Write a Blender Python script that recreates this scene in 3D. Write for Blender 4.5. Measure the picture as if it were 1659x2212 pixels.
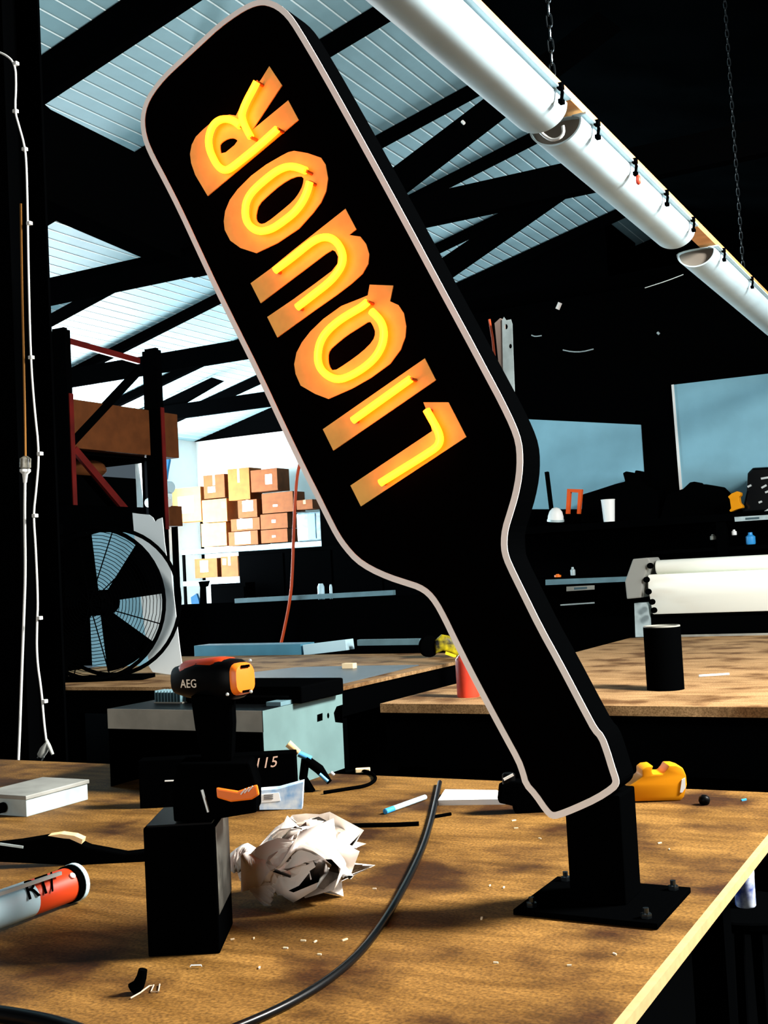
import bpy, bmesh, math, random
from mathutils import Vector, Matrix, noise
from mathutils.geometry import tessellate_polygon
random.seed(7)
for o in list(bpy.data.objects): bpy.data.objects.remove(o)
SC = bpy.context.scene
COL = SC.collection
# ------------------------------------------------------------------ camera
F, CX, CY = 2500.0, 829.5, 1106.0
PSI, TH, RO = math.radians(28.3), math.radians(2.9), math.radians(3.0)
CAM = Vector((0, 0, 1.5))
fw = Vector((-math.sin(PSI)*math.cos(TH), math.cos(PSI)*math.cos(TH), math.sin(TH)))
r0 = Vector((math.cos(PSI), math.sin(PSI), 0)); u0 = r0.cross(fw)
rt = math.cos(RO)*r0 - math.sin(RO)*u0
up = math.sin(RO)*r0 + math.cos(RO)*u0
cd = bpy.data.cameras.new('camera'); cam = bpy.data.objects.new('camera', cd); COL.objects.link(cam)
cd.sensor_fit = 'HORIZONTAL'; cd.sensor_width = 36; cd.lens = 36*F/1659; cd.clip_start = .05; cd.clip_end = 200
m = Matrix((rt, up, -fw)).transposed().to_4x4(); m.translation = CAM; cam.matrix_world = m
SC.camera = cam
# ------------------------------------------------------------------ world, lights, exposure
w = bpy.data.worlds.new('world'); SC.world = w; w.use_nodes = True
w.node_tree.nodes['Background'].inputs[0].default_value = (.62, .80, .95, 1)
w.node_tree.nodes['Background'].inputs[1].default_value = .12
SC.view_settings.view_transform = 'Standard'; SC.view_settings.look = 'None'
SC.view_settings.exposure = 0; SC.view_settings.gamma = 1; SC.view_settings.use_curve_mapping = False
def area(name, loc, target, sx, sy, power, col):
    l = bpy.data.lights.new(name, 'AREA'); l.shape = 'RECTANGLE'; l.size = sx; l.size_y = sy
    l.energy = power; l.color = col
    o = bpy.data.objects.new(name, l); COL.objects.link(o); o.location = loc
    o.rotation_euler = (Vector(target)-Vector(loc)).to_track_quat('-Z', 'Y').to_euler()
    return o
# daylight: skylight in the right roof slope, far door in the left wall; the rest is added fill
area('front_fill', (-1.2, -3.6, 2.0), (-1.2, 2, 1.6), 4.0, 3.0, 150, (1.0, .97, .93))  # fill added behind the camera to brighten rim and fronts
area('skylight_daylight', (2.25, 3.95, 4.12), (-1.2, 2.1, .9), 1.0, .9, 1250, (1.0, .96, .90))
area('right_fill', (2.92, 5.9, 2.7), (-2.0, 9.0, 2.2), 2.6, 1.7, 260, (.92, .97, 1.0))  # fill added on the right to brighten batten lights, boards and plotter
area('door_daylight', (-12.6, 13.9, 1.9), (-8, 14.4, 2.4), 2.6, 3.2, 2000, (.90, .97, 1.0))
area('side_fill', (-12.6, 6.0, 1.8), (-6, 8.5, 3.6), 3.0, 3.0, 900, (.72, .92, 1.0))  # fill added to brighten the nearer roof from the left

# ------------------------------------------------------------------ helpers
def ray(x, y): return fw + rt*((x-CX)/F) - up*((y-CY)/F)
def on(x, y, ax, v):
    d = ray(x, y); t = (v-CAM[ax])/d[ax]; return CAM + d*t
def PZ(x, y, v=.9): return on(x, y, 2, v)
def PY(x, y, v): return on(x, y, 1, v)
def PX(x, y, v): return on(x, y, 0, v)
class Frame:
    """a place in the room: origin + heading; px points are met with the frame's own vertical plane"""
    def __init__(s, o, yaw=0.0):
        s.o = Vector(o); s.yaw = yaw; s.R = Matrix.Rotation(-yaw, 3, 'Z')
    def P(s, x, y, dep=0.0):
        c = s.R @ (CAM-s.o); d = s.R @ ray(x, y)
        t = (dep-c.y)/d.y; q = c + d*t; return Vector((q.x, q.y, q.z))
    def xz(s, x, y, dep=0.0):
        q = s.P(x, y, dep); return (q.x, q.z)
    def L(s, w): return s.R @ (Vector(w)-s.o)
def lin(h):
    h = h.lstrip('#'); c = [int(h[i:i+2], 16)/255 for i in (0, 2, 4)]
    return tuple(v/12.92 if v <= .04045 else ((v+.055)/1.055)**2.4 for v in c)
MATS = {}
def mat(name, col, rough=.6, spec=.3, metal=0., var=0., scale=8., col2=None, bump=0., bscale=60., emit=None, stretch=None, detail=5):
    if name in MATS: return MATS[name]
    if isinstance(col, str): col = lin(col)
    mt = bpy.data.materials.new(name); mt.use_nodes = True
    nt = mt.node_tree; b = nt.nodes['Principled BSDF']
    b.inputs['Base Color'].default_value = (*col, 1); b.inputs['Roughness'].default_value = rough
    b.inputs['Specular IOR Level'].default_value = spec; b.inputs['Metallic'].default_value = metal
    if emit:
        b.inputs['Emission Color'].default_value = (*emit[0], 1); b.inputs['Emission Strength'].default_value = emit[1]
    if var or bump:
        tc = nt.nodes.new('ShaderNodeTexCoord'); mp = nt.nodes.new('ShaderNodeMapping')
        nt.links.new(tc.outputs['Object'], mp.inputs[0])
        if stretch: mp.inputs['Scale'].default_value = stretch
    if var:
        n = nt.nodes.new('ShaderNodeTexNoise'); n.inputs['Scale'].default_value = scale; n.inputs['Detail'].default_value = detail
        nt.links.new(mp.outputs[0], n.inputs['Vector'])
        cr = nt.nodes.new('ShaderNodeValToRGB'); c2 = col2 or tuple(v*(1-var) for v in col)
        if isinstance(c2, str): c2 = lin(c2)
        cr.color_ramp.elements[0].position = .35; cr.color_ramp.elements[1].position = .65
        cr.color_ramp.elements[0].color = (*c2, 1); cr.color_ramp.elements[1].color = (*col, 1)
        nt.links.new(n.outputs[0], cr.inputs[0]); nt.links.new(cr.outputs[0], b.inputs['Base Color'])
    if bump:
        n2 = nt.nodes.new('ShaderNodeTexNoise'); n2.inputs['Scale'].default_value = bscale; n2.inputs['Detail'].default_value = 4
        nt.links.new(mp.outputs[0], n2.inputs['Vector'])
        bp = nt.nodes.new('ShaderNodeBump'); bp.inputs['Strength'].default_value = bump; bp.inputs['Distance'].default_value = .01
        nt.links.new(n2.outputs[0], bp.inputs['Height']); nt.links.new(bp.outputs[0], b.inputs['Normal'])
    MATS[name] = mt; return mt
def cross(pts, holes):
    allp = [Vector((p[0], p[1], 0)) for p in pts]
    loops = [allp] + [[Vector((p[0], p[1], 0)) for p in h] for h in holes]
    return tessellate_polygon(loops)
def smooth(pts, n=1, closed=True):
    for _ in range(n):
        q = []; N = len(pts)
        rng = range(N) if closed else range(N-1)
        if not closed: q.append(pts[0])
        for i in rng:
            a, b = pts[i], pts[(i+1) % N]
            q.append(tuple(.75*x+.25*y for x, y in zip(a, b))); q.append(tuple(.25*x+.75*y for x, y in zip(a, b)))
        if not closed: q.append(pts[-1])
        pts = q
    return pts
class MB:
    def __init__(s): s.v = []; s.f = []
    def add(s, vs, fs):
        n = len(s.v); s.v += [Vector(p) for p in vs]; s.f += [tuple(i+n for i in f) for f in fs]; return s
    def box(s, x0, x1, y0, y1, z0, z1):
        return s.add([(x0,y0,z0),(x1,y0,z0),(x1,y1,z0),(x0,y1,z0),(x0,y0,z1),(x1,y0,z1),(x1,y1,z1),(x0,y1,z1)],
                     [(3,2,1,0),(4,5,6,7),(0,1,5,4),(1,2,6,5),(2,3,7,6),(3,0,4,7)])
    def prism(s, pts, d0, d1, axis='y', holes=()):
        """2D outline (a,b) pushed from d0 to d1 along axis; y: (x,z)  z: (x,y)  x: (y,z)"""
        mp = {'y': lambda a, b, d: (a, d, b), 'z': lambda a, b, d: (a, b, d), 'x': lambda a, b, d: (d, a, b)}[axis]
        loops = [list(pts)]+[list(h) for h in holes]; flat = [p for l in loops for p in l]; n = len(flat)
        tris = cross(loops[0], loops[1:])
        vs = [mp(p[0], p[1], d0) for p in flat]+[mp(p[0], p[1], d1) for p in flat]
        fs = [tuple(t) for t in tris]+[tuple(i+n for i in reversed(t)) for t in tris]
        k = 0
        for l in loops:
            N = len(l)
            for i in range(N):
                a, b = k+i, k+(i+1) % N; fs.append((a, b, b+n, a+n))
            k += N
        return s.add(vs, fs)
    def tube(s, path, r, n=8, closed=False, taper=None):
        path = [Vector(p) for p in path]; N = len(path); vs = []; fs = []
        ref = None
        for i, p in enumerate(path):
            a = path[i-1] if (i or closed) else path[0]; b = path[(i+1) % N] if (i < N-1 or closed) else path[-1]
            t = (b-a).normalized()
            if ref is None: ref = Vector((0, 0, 1)) if abs(t.z) < .9 else Vector((1, 0, 0))
            e1 = (ref - t*ref.dot(t)).normalized(); e2 = t.cross(e1); ref = e1
            rr = taper[i] if taper else r
            vs += [p+(e1*math.cos(2*math.pi*k/n)+e2*math.sin(2*math.pi*k/n))*rr for k in range(n)]
        for i in range(N if closed else N-1):
            for k in range(n):
                a, b = i*n+k, i*n+(k+1) % n; j = ((i+1) % N)*n
                fs.append((a, b, j+(k+1) % n, j+k))
        if not closed: fs += [tuple(range(n-1, -1, -1)), tuple(range((N-1)*n, N*n))]
        return s.add(vs, fs)
    def lathe(s, prof, o=(0,0,0), axis=(0,0,1), n=24):
        o = Vector(o); ax = Vector(axis).normalized(); ref = Vector((0,0,1)) if abs(ax.z) < .9 else Vector((1,0,0))
        e1 = (ref-ax*ref.dot(ax)).normalized(); e2 = ax.cross(e1); vs = []; fs = []
        for r, h in prof: vs += [o+ax*h+(e1*math.cos(2*math.pi*k/n)+e2*math.sin(2*math.pi*k/n))*max(r, 1e-4) for k in range(n)]
        for i in range(len(prof)-1):
            for k in range(n):
                fs.append((i*n+k, i*n+(k+1) % n, (i+1)*n+(k+1) % n, (i+1)*n+k))
        fs += [tuple(range(n-1, -1, -1)), tuple(range((len(prof)-1)*n, len(prof)*n))]
        return s.add(vs, fs)
    def bar(s, a, b, wx, wy):
        """straight bar of rectangular section"""
        a, b = Vector(a), Vector(b); t = (b-a).normalized(); ref = Vector((0,0,1)) if abs(t.z) < .95 else Vector((0,1,0))
        e1 = t.cross(ref).normalized()*wx/2; e2 = t.cross(e1).normalized()*wy/2
        return s.add([a-e1-e2, a+e1-e2, a+e1+e2, a-e1+e2, b-e1-e2, b+e1-e2, b+e1+e2, b-e1+e2],
                     [(3,2,1,0),(4,5,6,7),(0,1,5,4),(1,2,6,5),(2,3,7,6),(3,0,4,7)])
    def loft(s, secs):
        n = len(secs[0]); vs = [p for c in secs for p in c]; fs = []
        for i in range(len(secs)-1):
            for k in range(n): fs.append((i*n+k, i*n+(k+1) % n, (i+1)*n+(k+1) % n, (i+1)*n+k))
        fs += [tuple(range(n-1, -1, -1)), tuple(range((len(secs)-1)*n, len(secs)*n))]
        return s.add(vs, fs)
    def mesh(s, name, bevel=0, smoothang=None, offset=None):
        me = bpy.data.meshes.new(name); off = Vector(offset or (0,0,0))
        me.from_pydata([tuple(p-off) for p in s.v], [], s.f)
        bm = bmesh.new(); bm.from_mesh(me)
        bmesh.ops.recalc_face_normals(bm, faces=bm.faces[:])
        if bevel:
            ed = [e for e in bm.edges if len(e.link_faces) == 2 and e.calc_face_angle(0) > .6]
            bmesh.ops.bevel(bm, geom=ed, offset=bevel, segments=2, affect='EDGES', profile=.6, clamp_overlap=True)
        bm.to_mesh(me); bm.free()
        if smoothang is not None:
            me.polygons.foreach_set('use_smooth', [True]*len(me.polygons)); me.set_sharp_from_angle(angle=math.radians(smoothang))
        return me
    def part(s, name, mt, parent, bevel=0, sm=None):
        me = s.mesh(name, bevel, sm); me.materials.append(mt)
        o = bpy.data.objects.new(name, me); COL.objects.link(o); o.parent = parent; return o
def tag(o, label, cat, group=None):
    o['label'] = label; o['category'] = cat
    if group: o['group'] = group
    return o
def thing(name, label, cat, fr, group=None):
    o = bpy.data.objects.new(name, None); COL.objects.link(o); o.empty_display_size = .05
    o.location = fr.o; o.rotation_euler = (0, 0, fr.yaw); return tag(o, label, cat, group)
def solo(name, mb, mt, label, cat, fr, group=None, bevel=0, sm=None):
    o = mb.part(name, mt, None, bevel, sm); o.location = fr.o; o.rotation_euler = (0, 0, fr.yaw)
    return tag(o, label, cat, group)
def struct(name, mb, mt, parent=None, bevel=0, sm=None):
    o = mb.part(name, mt, parent, bevel, sm)
    if parent is None: o['kind'] = 'structure'
    return o
def text_part(txt, name, mt, parent, size, loc, xdir, ydir, extrude=.0004, space=1.0, shear=0.):
    cu = bpy.data.curves.new('t', 'FONT'); cu.body = txt; cu.size = size; cu.extrude = extrude; cu.space_character = space; cu.shear = shear
    cu.align_x = 'CENTER'; cu.align_y = 'CENTER'; cu.resolution_u = 3
    t = bpy.data.objects.new('t', cu); COL.objects.link(t)
    me = bpy.data.meshes.new_from_object(t); bpy.data.objects.remove(t); bpy.data.curves.remove(cu)
    x = Vector(xdir).normalized(); z = x.cross(Vector(ydir)).normalized(); y = z.cross(x)
    mm = Matrix((x, y, z)).transposed().to_4x4(); mm.translation = Vector(loc); me.transform(mm)
    me.materials.clear(); me.materials.append(mt)
    o = bpy.data.objects.new(name, me); COL.objects.link(o); o.parent = parent; return o

# ------------------------------------------------------------------ materials
BLK = mat('black_and_shade', (.0005, .0006, .0007), .9, .0)  # near black for black things and for deep shade alike
BLKS = mat('black_satin', (.0008, .001, .0012), .4, .06)
VOID = mat('shaded_floor', (.0006, .0007, .0008), .95, .0)  # floor shade put into a near black colour
ROOF = mat('pale_roof_sheet', '#8fb4bd', .55, .25, var=.12, scale=3)
WALLW = mat('white_wall_sheet', '#e9efee', .6, .2, var=.06, scale=2)
SHADEROOF = mat('shaded_roof', (.0008, .0014, .0017), .95, .0, var=.5, scale=1.2)  # unlit slope past the ridge, its shade put into the colour
WOODT = None
CARD = mat('cardboard', '#7d4a1e', .8, .15, var=.22, scale=9)
CARD2 = mat('cardboard_dark', '#5e3416', .8, .15, var=.25, scale=9)
CARD3 = mat('cardboard_pale', '#a06a3a', .8, .15, var=.15, scale=9)
RED = mat('rack_red', '#5e100b', .5, .25, var=.4, scale=6)
WHITE = mat('white_plastic', '#e8ebe8', .45, .35)
PAPER = mat('white_paper', '#eef2f2', .8, .15)
GALV = mat('galvanised_steel', '#b4c6c8', .45, .4, metal=.2, var=.25, scale=14)
GREYM = mat('grey_steel', '#8f8f86', .6, .25, var=.3, scale=10)
ALU = mat('aluminium_blue_grey', '#5f7f88', .45, .4, var=.2, scale=10)
BLUEB = mat('pale_blue_board', '#84b8ca', .6, .2, var=.14, scale=3)
ORANGE = mat('orange_plastic', '#f2761a', .4, .4)
YELLOW = mat('yellow_plastic', '#d98c0c', .55, .1, var=.1, scale=12)
BLUE = mat('blue_plastic', '#2f8fd0', .4, .4)
TEAL = mat('pale_cyan_plastic', '#bfe2ee', .5, .3)

def wood(name, c1, c2, c3, stretch):
    mt = bpy.data.materials.new(name); mt.use_nodes = True; nt = mt.node_tree; b = nt.nodes['Principled BSDF']
    tc = nt.nodes.new('ShaderNodeTexCoord'); mp = nt.nodes.new('ShaderNodeMapping'); mp.inputs['Scale'].default_value = stretch
    nt.links.new(tc.outputs['Object'], mp.inputs[0])
    def nz(sc, det, vec): 
        n = nt.nodes.new('ShaderNodeTexNoise'); n.inputs['Scale'].default_value = sc; n.inputs['Detail'].default_value = det
        nt.links.new(vec, n.inputs['Vector']); return n
    def ramp(n, p0, p1, a, b_):
        r = nt.nodes.new('ShaderNodeValToRGB'); r.color_ramp.elements[0].position = p0; r.color_ramp.elements[1].position = p1
        r.color_ramp.elements[0].color = (*a, 1); r.color_ramp.elements[1].color = (*b_, 1); nt.links.new(n.outputs[0], r.inputs[0]); return r
    n1 = nz(5, 10, mp.outputs[0]); n2 = nz(4.2, 8, tc.outputs['Object']); n3 = nz(170, 3, tc.outputs['Object'])
    ra = ramp(n1, .35, .68, lin(c2), lin(c1)); rb = ramp(n2, .36, .52, lin(c3), (1, 1, 1)); rc = ramp(n3, .32, .68, (.5, .48, .44), (1.2, 1.2, 1.2))
    m1 = nt.nodes.new('ShaderNodeMixRGB'); m1.blend_type = 'MULTIPLY'; m1.inputs[0].default_value = 1
    nt.links.new(ra.outputs[0], m1.inputs[1]); nt.links.new(rb.outputs[0], m1.inputs[2])
    m2 = nt.nodes.new('ShaderNodeMixRGB'); m2.blend_type = 'MULTIPLY'; m2.inputs[0].default_value = 1
    nt.links.new(m1.outputs[0], m2.inputs[1]); nt.links.new(rc.outputs[0], m2.inputs[2])
    nt.links.new(m2.outputs[0], b.inputs['Base Color']); b.inputs['Roughness'].default_value = .75; b.inputs['Specular IOR Level'].default_value = .12
    MATS[name] = mt; return mt
WOODT = wood('worn_table_board', '#8a6530', '#614318', '#7d6950', (1, 5, 1))
WOODB = wood('worn_router_board', '#b99468', '#92714b', '#a08f7c', (1, 6, 1))
EDGE = mat('pale_ply_edge', '#b8986a', .8, .1, var=.15, scale=40)
TIMBER = mat('pine_batten', '#e0a265', .7, .15, var=.2, scale=12)

# ================================================================== THE SETTING
RS, RX0, RZ0 = .2525, -12.8, 4.0
RIDGE = -4.08
def roofz(x): return RZ0+RS*(x-RX0) if x <= RIDGE else RZ0+RS*(RIDGE-RX0)-RS*(x-RIDGE)
def roofpt(x, y):
    d = ray(x, y); t = (RZ0-RS*RX0-CAM.z)/(d.z-RS*d.x); return CAM+d*t
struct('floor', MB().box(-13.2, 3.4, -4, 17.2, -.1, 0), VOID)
YB = 16.75
struct('wall_back', MB().box(-13.0, 3.2, YB, YB+.2, 0, 4.0), WALLW)
gx = [(-13.0, 4.0), (3.2, 4.0), (3.2, roofz(3.2)+.3), (RIDGE, roofz(RIDGE)+.3), (-13.0, 4.1)]
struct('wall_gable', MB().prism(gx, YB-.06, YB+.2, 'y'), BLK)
# left wall with the open daylight door and a nearer opening added for fill
wl = MB(); wl.box(-13.0, -12.8, -4, 4.5, 0, 4.0); wl.box(-13.0, -12.8, 7.5, 12.5, 0, 4.0); wl.box(-13.0, -12.8, 4.5, 7.5, 3.4, 4.0); wl.box(-13.0, -12.8, 15.3, YB, 0, 4.0); wl.box(-13.0, -12.8, 12.5, 15.3, 3.55, 4.0)
struct('wall_left', wl, WALLW)
dr = MB(); dr.box(-12.86, -12.72, 12.42, 12.5, 0, 3.63); dr.box(-12.86, -12.72, 15.3, 15.38, 0, 3.63); dr.box(-12.86, -12.72, 12.5, 15.3, 3.55, 3.63)
d1 = struct('door_1', dr, BLK)
dr2 = MB(); dr2.box(-12.86, -12.72, 4.42, 4.5, 0, 3.48); dr2.box(-12.86, -12.72, 7.5, 7.58, 0, 3.48); dr2.box(-12.86, -12.72, 4.5, 7.5, 3.4, 3.48)
struct('door_added_side', dr2, BLK)  # frame of the opening added for the side fill
wr = MB(); wr.box(3.0, 3.2, -4, 4.5, 0, 4.6); wr.box(3.0, 3.2, 7.3, YB, 0, 4.6); wr.box(3.0, 3.2, 4.5, 7.3, 0, 1.8); wr.box(3.0, 3.2, 4.5, 7.3, 3.6, 4.6)
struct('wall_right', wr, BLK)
wf = MB(); wf.box(2.97, 3.1, 4.5, 4.56, 1.8, 3.6); wf.box(2.97, 3.1, 7.24, 7.3, 1.8, 3.6); wf.box(2.97, 3.1, 4.56, 7.24, 1.8, 1.86); wf.box(2.97, 3.1, 4.56, 7.24, 3.54, 3.6)
struct('window_added', wf, BLK)  # frame of the window added for the right fill
# wall behind the camera with an opening added for the front fill
wq = MB(); wq.box(-13.0, -3.4, -4.2, -4, 0, 4.6); wq.box(1.0, 3.2, -4.2, -4, 0, 4.6); wq.box(-3.4, 1.0, -4.2, -4, 3.7, 4.6)
struct('wall_front', wq, BLK)
dr3 = MB(); dr3.box(-3.48, -3.4, -4.0, -3.9, 0, 3.78); dr3.box(1.0, 1.08, -4.0, -3.9, 0, 3.78); dr3.box(-3.4, 1.0, -4.0, -3.9, 3.7, 3.78)
struct('door_added_front', dr3, BLK)  # frame of the opening added for the front fill
# partition wall of the workshop on the right
YP = 10.5
ptop = [(-6.3, 0), (3.0, 0), (3.0, 4.0), (-2.2, 4.0), (-4.2, 4.05), (-6.3, 3.4)]
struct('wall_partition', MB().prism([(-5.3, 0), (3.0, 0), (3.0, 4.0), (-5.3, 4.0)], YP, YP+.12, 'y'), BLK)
# ceiling: pale ribbed sheets up to the ridge, shade put into the colour beyond it
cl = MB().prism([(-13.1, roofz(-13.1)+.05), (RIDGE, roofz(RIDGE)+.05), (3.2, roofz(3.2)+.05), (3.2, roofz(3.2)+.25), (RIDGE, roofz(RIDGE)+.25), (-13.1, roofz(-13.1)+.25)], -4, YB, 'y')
ceil = struct('ceiling', cl, SHADEROOF)
sk = MB()
for x_, y_, x2, y2 in ((1.45, 3.2, 1.52, 4.7), (2.95, 3.2, 3.02, 4.7), (1.52, 3.2, 2.95, 3.27), (1.52, 4.63, 2.95, 4.7)):
    sk.prism([(x_, roofz(x_)-.06), (x2, roofz(x2)-.06), (x2, roofz(x2)+.04), (x_, roofz(x_)+.04)], y_, y2, 'y')
struct('window_1', sk, WHITE)
PW = .1397; NP = int((RIDGE+12.8)/PW)
sl = math.atan(RS); pw = PW/math.cos(sl)
pm = MB(); pm.box(0, pw-.002, 3.6, YB-.06, 0, .03); pm.prism([(pw-.010, 0), (pw-.006, -.004), (pw+.001, -.004), (pw+.003, 0)], 3.6, YB-.06, 'y')
pme = pm.mesh('ceiling_panel'); pme.materials.append(ROOF); pme.materials.append(mat('lit_roof_seam', '#e4f6f8', .4, .3))  # seam painted paler for the light its rib catches
for pl in pme.polygons: pl.material_index = 1 if pl.center.z < -.001 else 0
for i in range(NP):
    o = bpy.data.objects.new('ceiling_panel', pme); COL.objects.link(o); o.parent = ceil
    x = RX0+i*PW; o.location = (x, 0, roofz(x)); o.rotation_euler = (0, -sl, 0)

# ------------------------------------------------------------------ roof frame
ORD = ['nearest', 'second', 'third', 'fourth', 'fifth', 'sixth']
for i, (yy, drop) in enumerate([(6.55, .34), (8.25, .16), (10.13, .13), (11.68, .13), (13.3, .13), (14.92, .15)]):
    mb = MB().prism([(-12.8, RZ0-drop), (RIDGE, roofz(RIDGE)-drop), (RIDGE, roofz(RIDGE)-.014), (-12.8, RZ0-.014)], yy, yy+.09, 'y')
    o = solo('roof_rafter', MB().add([p-Vector((RIDGE, yy, 5.9)) for p in mb.v], mb.f), BLK,
             'dark sloping roof rafter under the pale sheets, %s from the camera' % ORD[i], 'rafter', Frame((RIDGE, yy, 5.9)), 'roof rafters')
def pyplate(fr, px, d0, d1): return MB().prism([fr.xz(*p) for p in px], d0, d1, 'y')
for i, yy in enumerate((7.5, 10.8, 14.1)):
    fr = Frame((-6, yy, 4.0)); t = thing('roof_truss', 'black steel roof truss with level bottom chord, %s from the camera' % ORD[i], 'truss', fr, 'roof trusses')
    MB().box(-6.9, 8.5, 0, .1, 0, .22).part('bottom_chord', BLK, t)
    if i == 0:
        pyplate(fr, [(740, 442), (850, 357), (1090, 175), (1290, 22), (1335, 55), (1130, 210), (877, 405), (770, 488)], .02, .08).part('web', BLK, t)
        pyplate(fr, [(325, -70), (360, -70), (402, 45), (470, 165), (640, 480), (605, 500), (440, 190), (365, 68)], .02, .08).part('web', BLK, t)
    if i == 1:
        pyplate(fr, [(725, 715), (940, 565), (1080, 470), (1200, 380), (1320, 290), (1350, 328), (1235, 412), (978, 592), (755, 750)], .02, .08).part('web', BLK, t)
    if i == 2:
        pyplate(fr, [(320, 880), (455, 815), (478, 822), (345, 900)], .02, .08).part('web', BLK, t)
# big dark duct under the roof at the left
fr = Frame((-5.8, 6.5, 4.8))
dp = [(0, 140), (110, 237), (325, 345), (470, 415), (470, 590), (350, 541), (60, 412), (0, 385)]
pts = [PX(x, y, -5.8)-fr.o for x, y in dp]
solo('ventilation_duct', MB().prism([(p.y, p.z) for p in pts], -.25, 0, 'x'), BLK, 'big black duct crossing under the pale roof at the left', 'duct', fr)

solo('shade_box', MB().prism([(-1.6, -.9), (1.3, -.9), (1.3, roofz(-4.5)-5.5-.02), (1.18, roofz(-4.62)-5.5-.03), (-1.6, roofz(-7.4)-5.5-.03)], 0, 1.45, 'y'), BLK, 'black box added to darken the far end of the roof ridge', 'duct', Frame((-5.8, 15.06, 5.5)))  # box added to black out the dim far roof
# ================================================================== THE BENCH
fr = Frame((-2.4, 1.8, 0))
t = thing('workbench', 'brown board workbench in the foreground with a pale front edge', 'workbench', fr)
MB().box(-1.8, 1.905, -1.3, 1.2, .88, .9).part('table_top', WOODT, t)
MB().box(1.905, 1.918, -1.3, 1.2, .882, .9).part('edge_strip', EDGE, t)
MB().box(-1.78, 1.82, -1.2, 1.15, .8, .88).part('apron', BLK, t)
for x in (-1.7, 1.7):
    for y in (-1.1, 1.05): MB().box(x-.04, x+.04, y-.04, y+.04, 0, .8).part('leg', BLK, t)
# small chips and sawdust specks on the board
spk = [(502, 2030), (548, 2028), (681, 1905+130), (655, 2033), (617, 2049), (690, 2063), (745, 2031), (809, 1921), (1040, 1985), (1088, 1918), (1166, 1812), (1328, 2062), (1230, 2087), (1110, 1773), (1115, 1790), (1446, 1836), (1058, 1914), (1071, 2081), (560, 2092), (1425, 1822)]
ch = mat('wood_chip', '#f1dcb8', .8, .1)
for i, (x, y) in enumerate(spk):
    p = PZ(x, y, .9); a = random.uniform(0, 3); L = random.uniform(.003, .006); W = L*.55
    mb = MB().prism([(L*math.cos(a)-W*math.sin(a)*s, L*math.sin(a)+W*math.cos(a)*s) for s in (-.6, .5)]+[(-L*math.cos(a)-W*math.sin(a)*s, -L*math.sin(a)+W*math.cos(a)*s) for s in (.4, -.5)], 0, .0022, 'z')
    solo('wood_chip', mb, ch, 'tiny pale wood chip lying on the brown bench board', 'wood chip', Frame(p), 'wood chips on the bench')

# ================================================================== THE BOTTLE SIGN
YS = 1.905; TS = .085
base = Vector((-.667, 1.97, .9006))
fr = Frame(base); S = lambda x, y, d=0.: fr.xz(x, y, YS-base.y+d)
t = thing('bottle_sign', 'black bottle shaped sign with pale rim and glowing yellow neon letters on a post', 'sign', fr)
rim = [(560,5),(577,5),(600,14),(622,33),(642,62),(694,150),(780,305),(870,470),(942,605),(1000,712),(1050,806),(1083,868),(1108,920),(1120,955),(1123,990),(1121,1028),(1113,1070),(1101,1110),(1091,1142),(1088,1170),(1090,1195),(1099,1220),(1130,1283),(1167,1358),(1208,1432),(1252,1516),(1268,1546),(1284,1576),(1299,1592),(1311,1624),(1322,1661),(1330,1684),(1330,1693),(1323,1703),(1289,1725),(1241,1747),(1205,1761),(1192,1762),(1180,1751),(1156,1716),(1136,1694),(1129,1668),(1120,1643),(1090,1588),(1063,1538),(1036,1487),(1012,1441),(982,1381),(960,1335),(942,1302),(925,1281),(905,1268),(880,1260),(840,1247),(800,1229),(770,1209),(746,1182),(728,1156),(707,1115),(686,1072),(662,1025),(616,930),(557,803),(510,709),(466,620),(435,554),(388,452),(354,385),(331,342),(316,309),(309,280),(308,253),(314,226),(328,199),(354,166),(388,134),(432,93),(473,55),(513,26),(540,11)]
def offset(pts, d):
    out = []; N = len(pts)
    for i in range(N):
        a, b, c = Vector(pts[i-1]), Vector(pts[i]), Vector(pts[(i+1) % N])
        n1 = Vector((-(b-a).y, (b-a).x)).normalized(); n2 = Vector((-(c-b).y, (c-b).x)).normalized()
        n = (n1+n2); n = n/max(n.length_squared, .3)*2
        out.append((b.x+n.x*d*1.0, b.y+n.y*d*1.0))
    return out
rc = [S(*p) for p in smooth(rim, 1)]
hw = .0058
inner, outer = offset(rc, -hw), offset(rc, hw)
ar = lambda P: abs(sum(P[i-1][0]*P[i][1]-P[i][0]*P[i-1][1] for i in range(len(P))))
if ar(inner) > ar(outer): inner, outer = outer, inner
y0 = YS-base.y
RIM = mat('pale_rim', '#fff8f0', .5, .3, var=.08, scale=14)
FACE = mat('black_sign_face', (.0006, .0005, .0005), .95, .0)
MB().prism(outer, y0, y0+.002, 'y', [inner]).part('rim', RIM, t)
MB().prism(inner, y0+.0015, y0+.004, 'y').part('face_panel', FACE, t)
MB().prism(outer, y0+.002, y0+TS, 'y').part('cabinet', BLK, t)
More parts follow.
